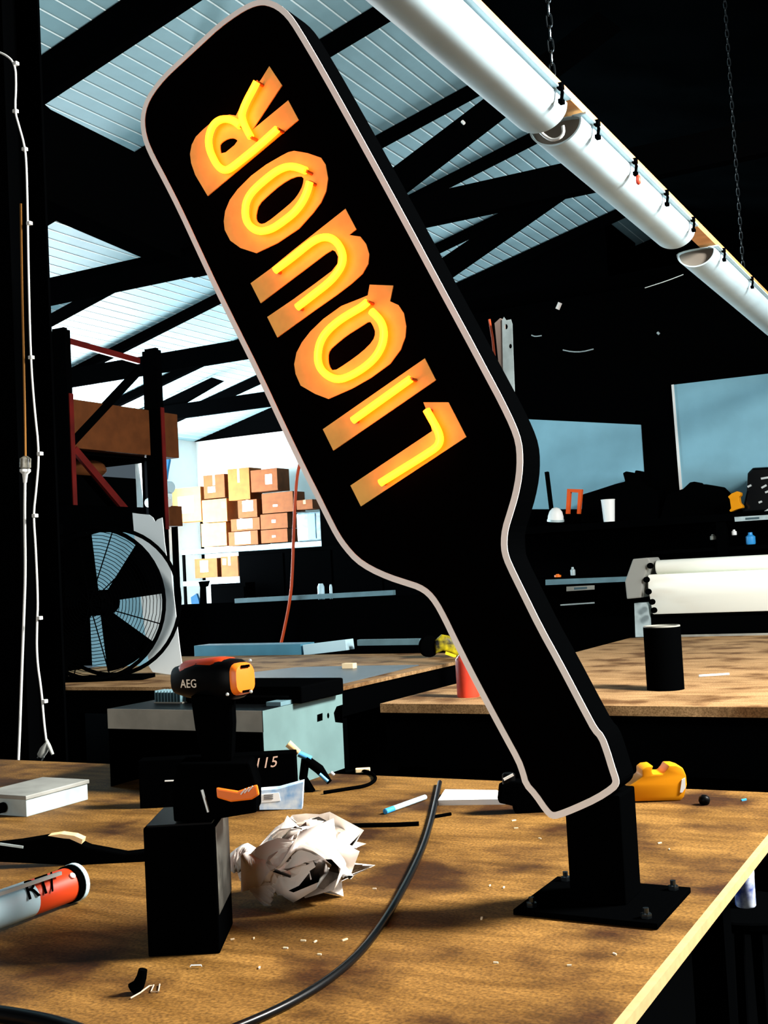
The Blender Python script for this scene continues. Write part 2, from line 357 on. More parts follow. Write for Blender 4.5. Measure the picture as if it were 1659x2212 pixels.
# letters: painted plates with neon tubes standing off in front
def c1(l): return [(380+x*360/1659, 120+y*360/1659) for x, y in l]
def c2(l): return [(520+x*380/1659, 430+y*380/1659) for x, y in l]
def c3(l): return [(620+x*420/1659, 740+y*420/1659) for x, y in l]
LET = mat('painted_letter', '#f4c264', .7, .15, var=.12, scale=30)
NEON = mat('neon_glow', (.9, .5, .1), .3, .2, emit=((1.0, .13, .0025), 14.0))
CAPM = mat('lit_electrode', '#b5682a', .4, .3)  # orange of the neon light put into the electrode colour
letters = []
R_out = c1([(932,107),(1058,296),(760,745),(1120,447),(1223,640),(318,1398),(195,1190),(155,1075),(143,980),(160,890),(200,810),(270,740),(340,680),(400,628),(470,598),(540,590),(600,600),(650,500),(740,380),(850,240)])
R_hole = c1([(437,900),(460,865),(520,828),(585,822),(628,858),(455,1000)])
R_t = [c1([(805,262),(765,340),(710,440),(670,530),(655,590),(665,650),(700,730),(745,810)]),
       c1([(640,700),(575,648),(500,628),(430,640),(370,690),(335,770),(323,850),(335,940),(370,1020),(405,1085),(450,1130),(500,1143),(550,1120),(620,1065),(800,920),(1010,730)])]
letters.append(('letter_r', R_out, [R_hole], R_t, False))
O_out = [(623,329),(636,326),(665,331),(694,341),(704,356),(709,385),(705,413),(694,437),(676,461),(646,494),(600,525),(554,547),(520,536),(498,520),(486,497),(484,478),(487,456),(497,432),(514,409),(543,380),(575,356),(606,338)]
O_hole = [(657,381),(636,382),(608,398),(580,422),(560,441),(554,461),(554,476),(563,485),(577,481),(612,453),(634,434),(646,418),(655,400)]
O_t = [[(661,369),(641,361),(621,359),(597,369),(569,391),(545,413),(532,434),(529,458),(532,477),(541,490),(554,498),(568,500),(589,494),(612,478),(635,460),(653,437),(664,413),(669,393)]]
letters.append(('letter_o', O_out, [O_hole], O_t, True))
U_out = c2([(990,92),(1092,285),(1025,340),(1130,355),(1185,425),(1214,520),(1205,610),(1150,705),(1050,795),(900,910),(700,1050),(347,1305),(252,1113),(500,945),(700,800),(860,680),(915,610),(920,545),(895,495),(865,480),(800,520),(190,982),(95,795),(280,660),(500,480)])
U_t = [c2([(320,675),(500,540),(620,440),(700,385),(770,360),(840,362),(900,400),(945,465),(965,540),(955,615),(915,690),(840,780),(700,890),(530,1022)])]
letters.append(('letter_u', U_out, [], U_t, True))
Q_out = [(799,615),(850,617),(843,651),(861,659),(873,677),(878,705),(876,728),(866,755),(843,786),(802,816),(762,839),(710,862),(681,851),(650,833),(639,808),(636,787),(641,762),(653,739),(671,716),(699,689),(738,661),(776,646),(795,638)]
Q_hole = [(806,703),(799,693),(781,705),(749,725),(726,744),(712,757),(709,771),(711,790),(720,803),(749,785),(783,760),(806,737),(812,719)]
Q_t = [[(794,652),(783,662),(760,675),(731,693),(705,716),(691,739),(686,764),(687,784),(695,801),(711,814),(729,820),(749,816),(782,798),(810,774),(826,746),(830,719),(825,697),(813,682),(802,672)]]
letters.append(('letter_q', Q_out, [Q_hole], Q_t, True))
letters.append(('letter_i', c3([(1178,135),(1272,320),(397,922),(307,740)]), [], [c3([(1055,310),(560,665)])], False))
letters.append(('letter_l', c3([(1165,510),(1380,510),(1532,805),(632,1398),(543,1220),(1240,755),(1205,610)]), [], [c3([(1190,575),(1235,655),(1285,745),(1303,800),(1303,845),(1280,890),(1200,945),(1000,1070),(795,1198)])], False))
for nm, out, holes, tubes, _ in letters:
    lp = MB().prism([S(*p) for p in out], y0-.001, y0+.0015, 'y', [[S(*p) for p in smooth(h, 1)] for h in holes]).part(nm, LET, t)
    so = -.022
    for tb in tubes:
        sm = smooth(tb, 2, False) if len(tb) > 2 else tb
        pth = [Vector((S(x, y, so)[0], y0+so, S(x, y, so)[1])) for x, y in sm]
        MB().tube(pth, .0074, 10).part('neon_tube', NEON, lp, sm=60)
        for k in (0, -1):
            q = pth[k]; MB().tube([q, q+Vector((0, .021, 0))], .0035, 8).part('electrode', CAPM, lp, sm=60)
# post, foot and nuts
MB().box(-.05, .05, -.03, .062, .008, .195).part('post', BLK, t, bevel=.004)
MB().box(-.125, .125, -.11, .112, 0, .010).part('base_plate', BLK, t, bevel=.002)
DZN = mat('dark_zinc', '#3c4448', .22, .5, metal=.9)
NUT = mat('zinc_nut', '#cfd8d8', .3, .5, metal=.6)
for x, y in ((-.1, -.085), (.1, -.085), (.1, .088), (-.1, .088)):
    b = MB().lathe([(.005, .008), (.005, .026)], (x, y, 0), n=10).part('bolt', DZN, t)
    MB().lathe([(.0095, .010), (.0095, .017)], (x, y, 0), n=6).part('nut', DZN, b)

# ================================================================== CEILING LIGHTS
DIFF = mat('diffuser_plastic', '#b9d3dc', .4, .35, var=.1, scale=5)
LY = [(2.0, 3.78, 'cut off by the picture top'), (3.93, 5.62, 'with a red tag'), (6.05, 8.55, 'third one'), (8.75, 11.0, 'farthest one')]
prof = [(-1.235, 3.09)]+[(-1.335+.103*math.cos(-math.pi*k/10), 3.08+.088*math.sin(-math.pi*k/10)) for k in range(1, 10)]+[(-1.435, 3.09)]
for y0_, y1_, lb in LY:
    f2 = Frame((-1.33, (y0_+y1_)/2, 3.0))
    t2 = thing('batten_light', 'white wraparound batten light hung under the timber, '+lb, 'light', f2, 'hanging batten lights')
    if y0_ < 3: L1 = t2
    pr = [(x+1.33, z-3.0) for x, z in prof]; h = (y1_-y0_)/2
    pr2 = smooth(pr, 2)
    pi = [(a*.93, b*.9+.006) for a, b in pr2]
    MB().prism(pr2, -h, h, 'y', [pi]).part('diffuser', DIFF, t2, sm=40)
    MB().prism(pi, -h+.03, -h+.035, 'y').part('end_cap', mat('end_cap_grey', '#7b746a', .6, .2), t2)
    MB().prism(pi, h-.035, h-.03, 'y').part('end_cap', MATS['end_cap_grey'], t2)
    MB().box(.06, .112, -h, h, .083, .090).part('flange', DIFF, t2)
    nclip = 2 if y0_ < 3 else 4
    for k in range(nclip):
        yy = -h+.12+(2*h-.24)*k/(nclip-1)
        cm = MB().tube([(.1, yy, .095), (.116, yy, .085), (.118, yy+.004, .066), (.112, yy+.008, .045), (.116, yy+.01, .035)], .006, 6)
        cm.box(.104, .122, yy-.012, yy+.016, .078, .096); cm.box(.104, .120, yy-.006, yy+.02, .030, .044)
        c = cm.part('clip', BLK, t2)
        if y0_ > 3.5 and y0_ < 5 and k == 1:
            MB().lathe([(.003, 0), (.010, .006), (.011, .018), (.009, .034), (.003, .04)], (.120, yy+.012, -.008), n=12).part('red_tag', mat('red_tag', '#e8452f', .4, .4), t2, sm=50)
f2 = Frame((-1.25, 5.5, 3.09))
solo('timber_batten', MB().box(-.07, .012, -3.5, 5.5, .012, .045), TIMBER, 'long pine batten the white lights hang from', 'timber', f2)
def chain(p, ztop, label):
    f3 = Frame(p); t3 = thing('chain', label, 'chain', f3, 'lamp chains')
    lk = []
    for k in range(12):
        a = 2*math.pi*k/12; lk.append((.009*math.cos(a), 0, .02*math.sin(a)+(.006 if math.sin(a) > 0 else -.006)))
    me = MB().tube(lk, .0028, 5, closed=True).mesh('link', smoothang=60); me.materials.append(DZN)
    n = int((ztop-p[2])/.043)
    for k in range(n):
        o = bpy.data.objects.new('link', me); COL.objects.link(o); o.parent = t3
        o.location = (0, 0, .03+k*.043); o.rotation_euler = (0, 0, (k % 2)*math.pi/2+.4)
a = PX(1195, 185, -1.25); chain((-1.25, a.y, 3.13), roofz(-1.25)-.02, 'steel chain above the nearest batten light')
a = PX(1607, 603, -1.25); chain((-1.25, a.y, 3.13), roofz(-1.25)-.02, 'steel chain above the third batten light')
q = [PY(x, y, 3.86)-L1.location for x, y in ((1155, 262), (1165, 283), (1180, 297), (1195, 303), (1210, 298), (1218, 287), (1216, 272))]
MB().tube([Vector(p) for p in smooth([tuple(p) for p in q], 1, False)], .006, 8).part('lead', WHITE, L1, sm=60)

# ================================================================== THINGS ON THE BENCH
# --- black square tube offcut carrying the cordless drill
bo = PZ(398, 2064); f1 = Frame(bo, PSI)
t = thing('steel_tube_offcut', 'black square steel tube offcut standing upright under the orange drill', 'steel tube', f1)
w2 = .058; SH = mat('dull_black_steel', (.0022, .0025, .0028), .5, .3)
tb = MB().box(-w2, w2, 0, .155, 0, .205)
tb.part('tube_body', BLK, t, bevel=.003)
MB().box(w2-.0005, w2+.0008, .004, .151, .06, .2).part('lit_side', mat('lit_side_grey', '#54544e', .5, .3, var=.7, scale=25), t)  # grey plate painted for the light on the tube's right side
MB().box(-w2+.005, w2-.005, .005, .15, .205, .208).part('end_plug', BLKS, t)
# drill
fd = Frame(bo+Vector((-math.sin(PSI), math.cos(PSI), 0))*.055+Vector((0, 0, .209)), PSI)
t = thing('cordless_drill', 'orange and black cordless drill standing on its battery on the steel tube', 'drill', fd)
D = lambda x, y, d=0.: fd.P(x, y, d)
def oval(c, ax, ra, rb, n=20, pw_=2.6):
    ax = Vector(ax).normalized(); e1 = ax.cross(Vector((0,0,1))).normalized(); e2 = e1.cross(ax)
    out = []
    for k in range(n):
        a = 2*math.pi*k/n; ca, sa = math.cos(a), math.sin(a)
        out.append(Vector(c)+e1*ra*math.copysign(abs(ca)**(2/pw_), ca)+e2*rb*math.copysign(abs(sa)**(2/pw_), sa))
    return out
ax = Vector((.80, -.60, .03)).normalized()
hc = D(520, 1466, -.02); hl = .15
secs = []
for s_, ra, rb in ((-1.0, .012, .014), (-.985, .02, .024), (-.8, .026, .03), (-.55, .031, .034), (-.2, .033, .035), (-.05, .031, .033), (0, .027, .029)):
    secs.append(oval(hc+ax*hl*s_, ax, ra, rb))
MB().loft(secs).part('motor_housing', BLKS, t, sm=50)
tp = []
for s_, ra, rb in ((-.86, .020, .020), (-.8, .024, .024), (-.3, .028, .028), (-.16, .026, .026), (-.13, .02, .02)):
    tp.append(oval(hc+ax*hl*s_+Vector((0, 0, .010)), ax, ra, rb))
MB().loft(tp).part('top_shell', mat('drill_orange_dark', '#a8360e', .45, .35), t, sm=50)
cp = [oval(hc+ax*x, ax, ra, rb, pw_=3.4) for x, ra, rb in ((.0, .026, .027), (.006, .0255, .026), (.011, .022, .0225), (.012, .015, .015))]
ec = MB().loft(cp).part('end_cap', ORANGE, t, sm=35)
for sgn in (1, -1):
    c = hc+ax*.0105+Vector((0, 0, sgn*.0205)); e = ax.cross(Vector((0,0,1))).normalized()
    MB().bar(c-e*.009, c+e*.009, .006, .004).part('vent_slot', BLK, ec)
sd = ax.cross(Vector((0, 0, 1))); sd = -sd if sd.y > 0 else sd
side = Vector((-.6, -.8, 0)).normalized()
tc_ = hc-ax*.088+side*.0345+Vector((0, 0, -.004))
text_part('AEG', 'brand_lettering', mat('silver_print', '#e8dcc8', .5, .3), t, .020, tc_, ax, (0, 0, 1), .0006, 1.05)
hp = [(415, 1500), (505, 1500), (508, 1560), (505, 1640), (440, 1640), (425, 1570)]
MB().prism([D(*p).xz for p in hp], -.022, .022, 'y').part('grip', BLK, t, bevel=.006)
bt = [(395, 1640), (545, 1640), (560, 1690), (560, 1745), (470, 1772), (385, 1775), (380, 1690)]
bx = [D(*p).xz for p in bt]; zmin = min(b for a, b in bx)
MB().prism([(a, max(b, .0005)) for a, b in bx], -.04, .035, 'y').part('battery', BLK, t, bevel=.005)
op = [(468, 1700), (515, 1708), (556, 1694), (561, 1716), (545, 1726), (500, 1731), (470, 1722)]
ol = MB().prism([D(*p, -.042).xz for p in op], -.05, -.039, 'y').part('battery_clip', ORANGE, t, bevel=.003)
sl_ = MB(); 
for k in range(3): sl_.bar(D(520+8*k, 1716-3*k, -.0515), D(530+8*k, 1704-3*k, -.0515), .002, .002)
sl_.part('clip_ribs', WHITE, ol)
MB().tube([D(436, 1706, -.043), D(450, 1754, -.043)], .0025, 6).part('belt_hook', NUT, t)
for x, y in ((491, 1500), (542, 1494), (540, 1427)):
    MB().lathe([(.003, -.001), (.0025, .002), (.001, .003)], D(x, y, -.05), (0, -1, 0), 8).part('screw', NUT, t)

# --- crumpled white cloth
def blob(mb, c, rad, seed, amp, nseg=40, nring=22, fr_=3.0):
    vs = []; fs = []
    for i in range(nring+1):
        th = math.pi*i/nring
        for k in range(nseg):
            a = 2*math.pi*k/nseg; d = Vector((math.sin(th)*math.cos(a), math.sin(th)*math.sin(a), math.cos(th)))
            e = Matrix.Rotation(seed, 3, 'Y') @ (Matrix.Rotation(seed*1.7, 3, 'Z') @ d)
            p = Vector((e.x*1.3, e.y*.55, e.z*1.0))*fr_*.8+Vector((seed, seed*.7, 1.3*seed))
            n = noise.noise(p*.5)*1.0+(.4-abs(noise.noise(p*.9)))*.75+(.2-abs(noise.noise(p*2.1)))*.16
            rr = 1+amp*n
            q = Vector((c[0]+d.x*rad[0]*rr, c[1]+d.y*rad[1]*rr, c[2]+d.z*rad[2]*rr)); q.z = max(q.z, .001+.004*abs(noise.noise(p*3))); vs.append(q)
    for i in range(nring):
        for k in range(nseg): fs.append((i*nseg+k, i*nseg+(k+1) % nseg, (i+1)*nseg+(k+1) % nseg, (i+1)*nseg+k))
    mb.add(vs, fs)
fc = Frame(PZ(660, 1952), PSI); C_ = lambda x, y, d=0.: fc.P(x, y, d)
def crumple(seed, NX=70, NY=60, W=.46, H=.38, nb=9):
    rnd = random.Random(seed)
    P = [Vector((W*(i/NX-.5), H*(j/NY-.5), 0)) for j in range(NY+1) for i in range(NX+1)]
    P = [p+Vector((0, 0, .02*noise.noise(p*9+Vector((seed, 0, 0)))+.01*noise.noise(p*22+Vector((0, seed, 0))))) for p in P]
    for b in range(nb):
        c = sum(P, Vector())/len(P)
        a = rnd.uniform(0, 2*math.pi); tilt = rnd.uniform(-.5, .5)
        u = Vector((math.cos(a)*math.cos(tilt), math.sin(a)*math.cos(tilt), math.sin(tilt)))
        ref = Vector((0, 0, rnd.choice((-1, 1, 1)))); v = (ref-u*ref.dot(u)).normalized()
        off = rnd.uniform(-.02, .05); r = rnd.uniform(.008, .02); tm = rnd.uniform(1.6, 2.9)
        out = []
        for p in P:
            wob = .02*noise.noise(p*7+Vector((b*3.1, seed, 0)))
            s = (p-c).dot(u)-off+wob; h = (p-c).dot(v)
            if s > 0:
                th = min(s/r, tm); e = max(s-r*tm, 0)
                ns = (r-h)*math.sin(th)+e*math.cos(th) if True else 0
                nh = r-(r-h)*math.cos(th)+e*math.sin(th)
                p = p+u*(ns-s)+v*(nh-h)
            out.append(p)
        P = out
    # soft squeeze
    for p_ in range(1):
        P = [p+Vector((noise.noise(p*14), noise.noise(p*14+Vector((5, 0, 0))), noise.noise(p*14+Vector((0, 5, 0)))))*.012 for p in P]
    return P, NX, NY
def fit(P, x0, x1, y0, y1, z1):
    for k, (a, b) in enumerate(((x0, x1), (y0, y1), (0.001, z1))):
        lo = min(p[k] for p in P); hi = max(p[k] for p in P)
        for p in P: p[k] = a+(p[k]-lo)/(hi-lo)*(b-a)
    return P

P, NX, NY = crumple(1, 90, 78); fit(P, C_(482, 1900).x, C_(812, 1900).x, -.05, .14, .175)
for p in P: p.z = max(p.z-.022, .0012+.002*abs(noise.noise(p*40)))
mb = MB().add(P, [(j*(NX+1)+i, j*(NX+1)+i+1, (j+1)*(NX+1)+i+1, (j+1)*(NX+1)+i) for j in range(NY) for i in range(NX)])
bpy_cloth = mat('crumpled_cloth', '#fff6ec', .85, .1, bump=.2, bscale=22)
solo('crumpled_cloth', mb, bpy_cloth, 'crumpled white paper towel lying on the bench beside the steel tube', 'cloth', fc, sm=180)

# --- cables and sticks on the board
def onboard(name, px, r, mt, label, cat, z=.9, n=8, sub=2, zs=None):
    P = [PZ(x, y, z+r) for x, y in px]
    if zs: 
        for p, dz in zip(P, zs): p.z += dz
    P = [Vector(p) for p in smooth([tuple(p) for p in P], sub, False)]
    o_ = Vector((P[len(P)//2].x, P[len(P)//2].y, z))
    return solo(name, MB().tube([p-o_ for p in P], r, n), mt, label, cat, Frame(o_), sm=60)
CAB = mat('cable_black', (.001, .0015, .002), .3, .16)
onboard('power_cable', [(950, 1690), (943, 1725), (933, 1770), (915, 1830), (882, 1900), (840, 1975), (790, 2046), (730, 2102), (650, 2155), (560, 2200), (430, 2250), (300, 2275)], .0065, CAB, 'thick black cable curving across the bench to the front', 'cable', n=10)
onboard('cable_offcut', [(-40, 2185), (40, 2196), (120, 2212), (200, 2240)], .012, CAB, 'black cable end at the bottom left corner of the bench', 'cable')
onboard('black_rod', [(752, 1783), (860, 1781), (905, 1779)], .005, BLK, 'thin black rod lying beside the crumpled cloth', 'rod', sub=0)
onboard('allen_key', [(930, 1780), (938, 1764), (974, 1758)], .004, BLK, 'short bent black key where the cable starts', 'tool', sub=0)
onboard('loose_wire', [(700, 1712), (750, 1704), (795, 1697), (815, 1682), (800, 1667), (770, 1664), (745, 1668)], .005, BLK, 'black wire loop lying behind the crumpled cloth', 'wire')
onboard('white_straw', [(1510, 1460), (1575, 1456)], .006, WHITE, 'white plastic strip lying on the router table', 'strip', sub=0)
# marker pen
pa, pb = PZ(835, 1752, .907), PZ(918, 1722, .907); o_ = Vector((pa.x, pa.y, .9)); fp = Frame(o_)
t = thing('marker_pen', 'blue and silver marker pen lying on the bench', 'pen', fp); dv = (pb-pa).normalized(); ln = (pb-pa).length
MB().lathe([(.006, .012), (.0068, .02), (.0068, ln)], pa-o_, dv, 12).part('barrel', mat('pen_silver', '#bcd6e2', .35, .5, var=.4, scale=60), t, sm=40)
MB().lathe([(.0045, -.008), (.007, -.006), (.007, .03)], pa-o_, dv, 12).part('cap', BLUE, t, sm=40)
# folded paper strip
P = [PZ(x, y, .9) for x, y in ((947, 1740), (962, 1716), (1075, 1718), (1092, 1738))]; o_ = P[0]
mb = MB(); mb.prism([((p-o_).x, (p-o_).y) for p in P], .012, .0135, 'z'); mb.prism([((p-o_).x, (p-o_).y) for p in [P[0], P[0].lerp(P[1], .15), P[3].lerp(P[2], .15), P[3]]], 0, .0125, 'z')
solo('paper_strip', mb, PAPER, 'folded white paper strip behind the neck of the sign', 'paper', Frame(o_))
# black tape dispenser like gadget behind the sign foot
fg = Frame(PZ(1120, 1758), PSI); G = lambda x, y: fg.P(x, y).xz
t = thing('clamp_block', 'black clamp block half hidden by the bottle neck', 'clamp', fg)
MB().prism([(a, max(b, 0)) for a, b in [G(1078, 1735), G(1082, 1700), G(1105, 1688), G(1150, 1690), G(1190, 1700), G(1190, 1758), G(1113, 1760), G(1110, 1742)]], 0, .05, 'y').part('body', BLK, t, bevel=.004)
MB().lathe([(.016, 0), (.016, .03), (.012, .034)], fg.P(1100, 1700, .02), (0, 0, 1), 16).part('knob', BLKS, t, sm=40)
MB().bar(fg.P(1088, 1684, -.002), fg.P(1109, 1673, -.002), .004, .006).part('scale_edge', WHITE, t)
# yellow jerry can bottle
fj = Frame(PZ(1415, 1729), PSI); J = lambda x, y, d=0.: fj.xz(x, y, d)
t = thing('yellow_bottle', 'yellow plastic bottle with a handle lying on its side at the bench edge', 'bottle', fj)
jp = [(1353,1697),(1368,1687),(1384,1674),(1383,1660),(1392,1654),(1408,1652),(1404,1662),(1407,1669),(1428,1669),(1436,1660),(1441,1651),(1456,1651),(1471,1656),(1478,1672),(1480,1692),(1474,1718),(1466,1728),(1364,1728),(1357,1718)]
MB().prism([(a, max(b, 0)) for a, b in [J(*p) for p in jp]], -.02, .05, 'y').part('body', YELLOW, t, bevel=.006, sm=40)
MB().prism([J(1473, 1684, -.022), J(1480, 1680, -.022), J(1481, 1702, -.022), J(1474, 1712, -.022), J(1469, 1712, -.022)], -.022, -.018, 'y').part('label', PAPER, t)
MB().lathe([(.012, 0), (.012, .016), (.009, .018)], fj.P(1352, 1706, .015), (-1, 0, .0), 14).part('cap', BLK, t, sm=40)
# round knob and blue scrap
p = PZ(1522, 1738); solo('round_knob', MB().lathe([(.004, 0), (.011, .002), (.014, .010), (.012, .018), (.005, .023)], n=18), BLKS, 'small dark round knob lying right of the yellow bottle', 'knob', Frame(p), sm=60)
p = PZ(1607, 1729); solo('blue_scrap', MB().prism([(-.009, -.004), (.006, -.003), (.011, .005), (-.005, .004)], 0, .003, 'z'), BLUE, 'tiny blue plastic scrap at the far right of the bench', 'scrap', Frame(p, .9))
# small black peg with a wire in front
fp = Frame(PZ(300, 2146), PSI); t = thing('rubber_peg', 'small black rubber peg with a curl of wire at the front of the bench', 'peg', fp)
pk = [fp.P(*p) for p in ((288, 2142), (300, 2126), (306, 2110), (309, 2094))]
for p in pk: p.z = max(p.z, .006)
MB().tube(pk, .008, 10, taper=[.011, .009, .0075, .0065]).part('body', BLK, t, sm=60)
wp = [(282, 2156), (300, 2146), (322, 2130), (332, 2128), (326, 2142), (342, 2142), (345, 2126)]
wl_ = [fp.L(PZ(x, y, .902)) for x, y in wp]
MB().tube(wl_, .0012, 5).part('wire_curl', mat('bare_wire', '#c9b193', .4, .4), t)
p = PZ(423, 2090, .902); solo('staple', MB().tube([(-.009, 0, .001), (-.008, .002, .003), (.008, .002, .003), (.009, 0, .001)], .0011, 5), NUT, 'bent metal staple on the bench beside the black peg', 'staple', Frame(p, .4))

# --- galvanised metal box at the left
a, b = PZ(60, 1765), PZ(188, 1727); X1 = (a.x+b.x)/2; fm = Frame((X1, a.y, .9))
t = thing('metal_box', 'galvanised metal box with lid at the left edge of the bench', 'box', fm); L = b.y-a.y
MB().box(-.17, 0, 0, L, 0, .045).part('body', GALV, t, bevel=.002)
MB().box(-.175, .004, -.004, L+.004, .045, .056).part('lid', mat('lid_steel', '#9a9c96', .5, .35, metal=.2, var=.35, scale=9), t, bevel=.002)
MB().lathe([(.014, 0), (.014, .012)], (-.08, -.004, .022), (0, -1, 0), 14).part('knockout', BLK, t)
# --- sealant cartridge in its gun
a, b = PZ(-60, 1985, .938), PZ(150, 1910, .938); o_ = Vector((b.x, b.y, .9)); fs_ = Frame(o_)
t = thing('caulking_gun', 'red and white sealant cartridge lying in a black caulking gun', 'caulking gun', fs_)
dv = (b-a).normalized(); ln = (b-a).length; A0 = a-o_
RT = mat('sealant_red', '#cf3f16', .4, .35)
ct = MB().lathe([(.032, 0), (.032, ln*.98)], A0, dv, 28).part('cartridge', RT, t, sm=50)
sdx = dv.cross(Vector((0, 0, 1))).normalized()
MB().lathe([(.0323, ln*.0), (.0323, ln*.55)], A0, dv, 28).part('white_wrap', TEAL, ct, sm=50)
nv = (sdx*.75+Vector((0, 0, .66))).normalized(); nv = nv if (CAM-o_).dot(nv) > 0 else (-sdx*.75+Vector((0, 0, .66))).normalized()
text_part('RT/', 'lettering', BLK, ct, .052, A0+dv*ln*.56+nv*.0335, dv, nv.cross(dv), .0008, .9, .3)
MB().bar(A0+nv*.034+Vector((0,0,.012))+dv*0, A0+nv*.034+Vector((0,0,.012))+dv*ln*.80, .006, .006).part('rail', NUT, t)
MB().lathe([(.035, ln*.97), (.035, ln*1.03), (.028, ln*1.035)], A0, dv, 28).part('end_ring', BLK, t, sm=50)
MB().lathe([(.036, ln*1.035), (.036, ln*1.075), (.03, ln*1.08)], A0, dv, 28).part('end_disc', TEAL, t, sm=50)
MB().lathe([(.006, 0), (.006, .004)], A0+dv*ln*.93+nv*.031, nv, 10).part('rivet', NUT, t)
# dark hand tool lying behind the sealant
ft = Frame(PZ(150, 1870), PSI); T = lambda x, y: (ft.P(x, y).x, max(ft.P(x, y).z, 0.))
t = thing('pliers', 'black handled tool with pale wooden grip lying behind the caulking gun', 'tool', ft)
MB().prism([T(-20, 1862), T(-20, 1825), T(40, 1818), T(100, 1808), T(150, 1812), T(190, 1830), T(270, 1845), T(330, 1838), T(335, 1862), T(260, 1872), T(150, 1870)], 0, .035, 'y').part('body', BLK, t, bevel=.004)
MB().prism([T(103, 1806), T(130, 1802), T(160, 1806), T(178, 1814), T(175, 1826), T(150, 1822), T(140, 1812)], .002, .03, 'y').part('wooden_grip', mat('grip_wood', '#e3bf8c', .7, .2, var=.15, scale=30), t)
MB().bar(ft.P(0, 1823, -.002), ft.P(50, 1830, -.002), .003, .005).part('steel_edge', GALV, t)
# --- sheet metal tray behind the drill
tcn = PZ(575, 1718); fy = Frame(tcn); T2 = lambda x, y: fy.P(x, y)
zt = T2(575, 1536).z; zl = T2(575, 1582).z; xl = T2(232, 1540).x; yr = PX(740, 1508, tcn.x).y-tcn.y
t = thing('sheet_metal_tray', 'upturned grey sheet metal tray with cutouts standing behind the drill', 'tray', fy)
MB().box(xl, 0, 0, .0015, zl, zt).part('front_lip', GREYM, t)
R = lambda x, y: (PX(x, y, tcn.x).y-tcn.y, PX(x, y, tcn.x).z-.9)
sq = [R(685, 1544), R(697, 1540), R(697, 1556), R(685, 1560)]
ci = [(R(709, 1546)[0]+.007*math.cos(k*math.pi/4), R(709, 1546)[1]+.009*math.sin(k*math.pi/4)) for k in range(8)]
so_ = [(0, 0), (yr*.98, 0), (R(740, 1562)[0], R(740, 1562)[1]), R(724, 1560), R(721, 1540), R(727, 1526), R(740, 1522), (R(740, 1508)[0], zt), (0, zt)]
MB().prism(so_, -.0015, .0, 'x', [sq, ci]).part('side_panel', mat('tray_side_steel', '#5b7676', .5, .3, var=.2, scale=8), t)
MB().box(xl, -.0016, .0016, yr, zt-.0015, zt).part('top_sheet', BLKS, t)
MB().box(xl, xl+.0015, .0016, yr, 0, zt-.002).part('side_panel', BLK, t)
MB().box(xl+.002, -.002, yr-.002, yr, 0, zt-.002).part('rear_panel', BLK, t)
# things on the tray
fh = Frame(tcn+Vector((xl*.80, .14, zt))); t = thing('heat_sink', 'small finned metal heat sink on the sheet metal tray', 'heat sink', fh)
MB().box(-.05, .06, 0, .05, 0, .004).part('base', GREYM, t)
for k in range(9): MB().box(-.046+k*.012, -.043+k*.012, 0, .05, .004, .038).part('fin', ALU, t)
fh = Frame(tcn+Vector((xl*.45, .10, zt))); t = thing('tool_case', 'low black tool case lying on the sheet metal tray', 'case', fh)
MB().box(-.14, .28, .06, .3, 0, .05).part('body', BLK, t, bevel=.006)
MB().box(-.1, .24, .055, .06, .018, .024).part('seam', BLKS, t)
fh = Frame(tcn+Vector((-.055, .10, zt))); solo('metal_strip', MB().box(0, .05, 0, .3, 0, .012), ALU, 'pale metal strip lying along the edge of the tray', 'metal strip', fh, bevel=.001)

# --- dark boxes and tools between tray and drill
fk = Frame(PZ(480, 1738), PSI); K = lambda x, y, d=0.: fk.P(x, y, d)
t = thing('grinder_box', 'black box with pale number lettering behind the drill battery', 'box', fk)
kx0, kx1, kz = K(300, 1690).x, K(640, 1690).x, K(480, 1634).z
MB().box(kx0, kx1, 0, .06, 0, kz).part('body', BLK, t, bevel=.003)
text_part('115', 'number_lettering', mat('pale_print', '#d9b5a0', .6, .2), t, .040, K(572, 1649, -.001), (1, 0, .06), (0, 0, 1), .0006, 1.1, .3)
MB().bar(K(332, 1650, .05)*1, K(448, 1640, .05), .004, .003).part('edge_trim', mat('edge_silver', '#bcd6e0', .4, .5), t)
MB().bar(K(420, 1662, -.001), K(458, 1655, -.001), .002, .003).part('blue_line', BLUE, t)
MB().bar(K(356, 1687, -.002), K(378, 1686, -.002), .003, .003).part('white_mark', WHITE, t)
fk2 = Frame(PZ(610, 1750), PSI); K2 = lambda x, y, d=0.: fk2.P(x, y, d)
t = thing('blue_carton', 'small blue and white carton behind the crumpled cloth', 'carton', fk2)
MB().prism([(K2(560, 1735).x, .004), (K2(652, 1748).x, 0), (K2(655, 1690).x, K2(655, 1690).z), (K2(600, 1705).x, K2(600, 1705).z), (K2(560, 1708).x, K2(560, 1708).z)], 0, .045, 'y').part('body', mat('carton_blue', '#3b8fcf', .5, .3, var=.5, scale=18, col2='#e6f0f4'), t)
MB().prism([K2(562, 1716, -.001).xz, K2(602, 1712, -.001).xz, K2(606, 1730, -.001).xz, K2(562, 1734, -.001).xz], -.001, 0, 'y').part('label', PAPER, t)
for k in range(3): MB().bar(K2(570, 1718+4*k, -.0015), K2(590, 1717+4*k, -.0015), .001, .0015).part('print_line', BLK, t)
fw_ = Frame(PZ(670, 1710), PSI); W = lambda x, y, d=0.: fw_.P(x, y, d)
t = thing('spring_clamp', 'black and blue spring clamp with a pale wooden dowel end', 'clamp', fw_)
MB().tube([W(622, 1606), W(645, 1626)], .011, 10, taper=[.011, .009]).part('dowel', mat('dowel_wood', '#e0b883', .7, .2, var=.15, scale=30), t, sm=50)
